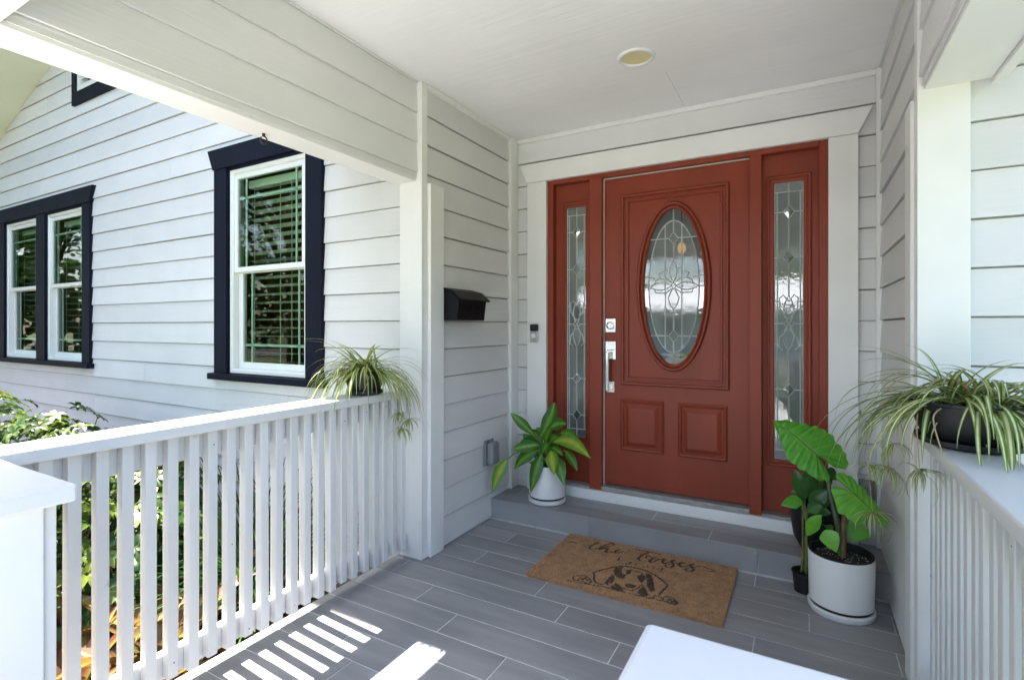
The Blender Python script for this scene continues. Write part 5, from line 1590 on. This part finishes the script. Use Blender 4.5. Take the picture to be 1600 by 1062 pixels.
rng = random.Random(77); m = MB()
for i in range(5200):
    x, y = rng.uniform(-6.2, -2.08), rng.uniform(0.1, 2.3); a = rng.uniform(0, 6.28)
    L, w = rng.uniform(0.015, 0.045), rng.uniform(0.004, 0.010); z = GZ + rng.uniform(0.002, 0.016); ti = rng.uniform(-0.012, 0.012)
    dx, dy = math.cos(a) * L, math.sin(a) * L; px, py = -math.sin(a) * w, math.cos(a) * w
    m.face([(x - dx - px, y - dy - py, z - ti), (x + dx - px, y + dy - py, z + ti), (x + dx + px, y + dy + py, z + ti + 0.004), (x - dx + px, y - dy + py, z - ti + 0.004)])
tag(m.build("mulch", "chip_red", solid=False), "red bark mulch covering the garden bed", "mulch", kind="stuff")


# ================================================================== across the street (mirrored in the glass, lights the porch)
def tree(loc, h, cr, n, seed, label, group="street trees"):
    rng = random.Random(seed); x, y, z = loc
    t = thing("oak_tree", loc, label, "tree", group)
    tr = MB()
    tr.tube([(x, y, z), (x + 0.1, y, z + h * 0.2), (x - 0.05, y + 0.1, z + h * 0.45), (x + 0.1, y, z + h * 0.75)], [h * 0.035, h * 0.027, h * 0.02, h * 0.008], 10)
    cl_ = []
    for i in range(16):
        a = rng.uniform(0, 6.28); e = rng.uniform(-0.1, 1.2); rr = cr * rng.uniform(0.45, 0.95)
        c = Vector((x + rr * math.cos(a) * math.cos(e), y + rr * math.sin(a) * math.cos(e), z + h * 0.60 + cr * 0.62 * math.sin(e)))
        cl_.append(c)
        tr.tube([(x, y, z + h * rng.uniform(0.3, 0.55)), (Vector((x, y, z + h * 0.55)) + c) / 2, c], [h * 0.012, h * 0.008, h * 0.003], 6)
    tr.build("trunk", "bark", t, smooth=True)
    mb = MB()
    for i in range(n):
        c = rng.choice(cl_); s = cr * 0.34
        p = c + Vector((rng.gauss(0, s), rng.gauss(0, s), rng.gauss(0, s * 0.6)))
        d = Vector((rng.uniform(-1, 1), rng.uniform(-1, 1), rng.uniform(-0.8, 0.6))).normalized(); L = rng.uniform(0.16, 0.34)
        sd = d.cross(Vector((rng.uniform(-1, 1), rng.uniform(-1, 1), 1)))
        mb.blade([p, p + d * L * 0.5, p + d * L], [L * 0.2, L * 0.5, L * 0.1], sd, 0.1, 0, rng.random(), 2)
    mb.build("crown", "leaf_tree", t, solid=False)


tree((-15.5, -4.0, -0.36), 12.5, 5.6, 15000, 1, "spreading oak in the front yard, mirrored in the windows")  # crown enlarged and thickened to keep sky light off the gable wall
tree((-17.0, -8.5, -0.36), 9.5, 4.6, 7000, 2, "large oak at the far side of the front yard")
tree((4.5, -24.0, -0.36), 10.0, 4.6, 4200, 3, "oak beside the house across the street")
tree((-13.5, -34.0, -0.36), 13.0, 6.0, 4200, 4, "tall oak rising behind the house across the street")
tree((-2.0, -36.0, -0.36), 9.0, 4.5, 4200, 5, "broad oak behind the ridge of the house across the street")
tree((-17.5, 0.5, -0.36), 8.0, 4.0, 7000, 7, "low-branched oak past the end of the gable wall")
tree((-26.0, -4.0, -0.36), 9.0, 4.8, 6000, 8, "oak beyond the corner of the front yard")
tree((-8.5, -9.5, -0.36), 13.0, 5.0, 9000, 9, "added tall oak whose high crown screens the gable from sky light")  # unseen tree put in to hold high sky light off the gable
tree((10.5, -12.0, -0.36), 8.0, 3.6, 3600, 6, "oak on the near verge beyond the front path")

hs_ = thing("street_house", (-4, -27, -0.36), "low grey-blue house with white metal roof across the street", "house")
m = MB().box(-13, 5, -32, -25, -0.36, 2.35); m.build("wall", "house_paint", hs_)
rf = MB().prism([(-24.2, 2.25), (-28.5, 4.0), (-32.8, 2.25), (-32.8, 2.36), (-28.5, 4.12), (-24.2, 2.36)], 0, -13.6, 5.6).build("roof", "metal_roof", hs_)
for i in range(48):
    xx = -13.4 + i * 0.4
    MB().prism([(-24.2, 2.362), (-28.45, 4.10), (-28.45, 4.15), (-24.2, 2.41)], 0, xx, xx + 0.04).build("roof_seam", "metal_roof", rf)
for (x0, x1) in ((-11.5, -9.8), (-7.5, -5.8), (1.0, 3.2)):
    w_ = boxpart("window", "vinyl", hs_, x0, x1, -25.0 + 0.001, -24.94, 0.7, 1.9)
    boxpart("pane", "black_plastic", w_, x0 + 0.1, x1 - 0.1, -24.939, -24.92, 0.8, 1.8)
dd = boxpart("door", "navy", hs_, -3.2, -2.2, -24.999, -24.94, -0.2, 1.9)
boxpart("handle", "chrome", dd, -2.35, -2.3, -24.939, -24.9, 0.8, 0.9)

hg = MB(); rng = random.Random(5)
for i in range(4500):
    x = rng.uniform(-7.2, -3.4); y = -3.2 + rng.uniform(-0.4, 0.4); z = -0.36 + rng.uniform(0, 0.85)
    d = Vector((rng.uniform(-1, 1), rng.uniform(-1, 1), rng.uniform(-0.3, 1))).normalized(); L = rng.uniform(0.05, 0.1)
    hg.blade([Vector((x, y, z)), Vector((x, y, z)) + d * L * 0.5, Vector((x, y, z)) + d * L], [L * .2, L * .5, L * .1], d.cross(Vector((0.3, 0.5, 1))), 0.1, 0, rng.random(), 2)
ht = thing("hedge", (-5.3, -3.2, -0.36), "clipped low hedge in the front yard before the porch", "hedge")
hg.build("foliage", "leaf_tree", ht, solid=False)

# ---- the wood that closes the view all round the street
rng = random.Random(91); m = MB()
ringp = [(-48, 24), (-44, -6), (-40, -30), (-22, -41), (0, -43), (22, -41), (38, -28), (44, 0)]
for i in range(len(ringp) - 1):
    (xa, ya), (xb, yb) = ringp[i], ringp[i + 1]
    for k in range(2300):
        u = rng.random(); hmax = (5.2 if 2 <= i <= 5 else 7.5) + 2.2 * math.sin(u * 9 + i * 2) + 1.3 * math.sin(u * 23 + i)
        z = -0.36 + hmax * rng.random() ** 0.8
        p = Vector((xa + (xb - xa) * u + rng.gauss(0, 1.3), ya + (yb - ya) * u + rng.gauss(0, 1.3), z))
        d = Vector((rng.uniform(-1, 1), rng.uniform(-1, 1), rng.uniform(-0.9, 0.5))).normalized(); L = rng.uniform(0.7, 1.3)
        sd = d.cross(Vector((rng.uniform(-1, 1), rng.uniform(-1, 1), 1)))
        m.blade([p, p + d * L * 0.5, p + d * L], [L * 0.2, L * 0.6, L * 0.12], sd, 0.1, 0, rng.random(), 2)
tag(m.build("treeline", "leaf_tree", solid=False), "dense wood closing the view beyond the street", "wood", kind="stuff")
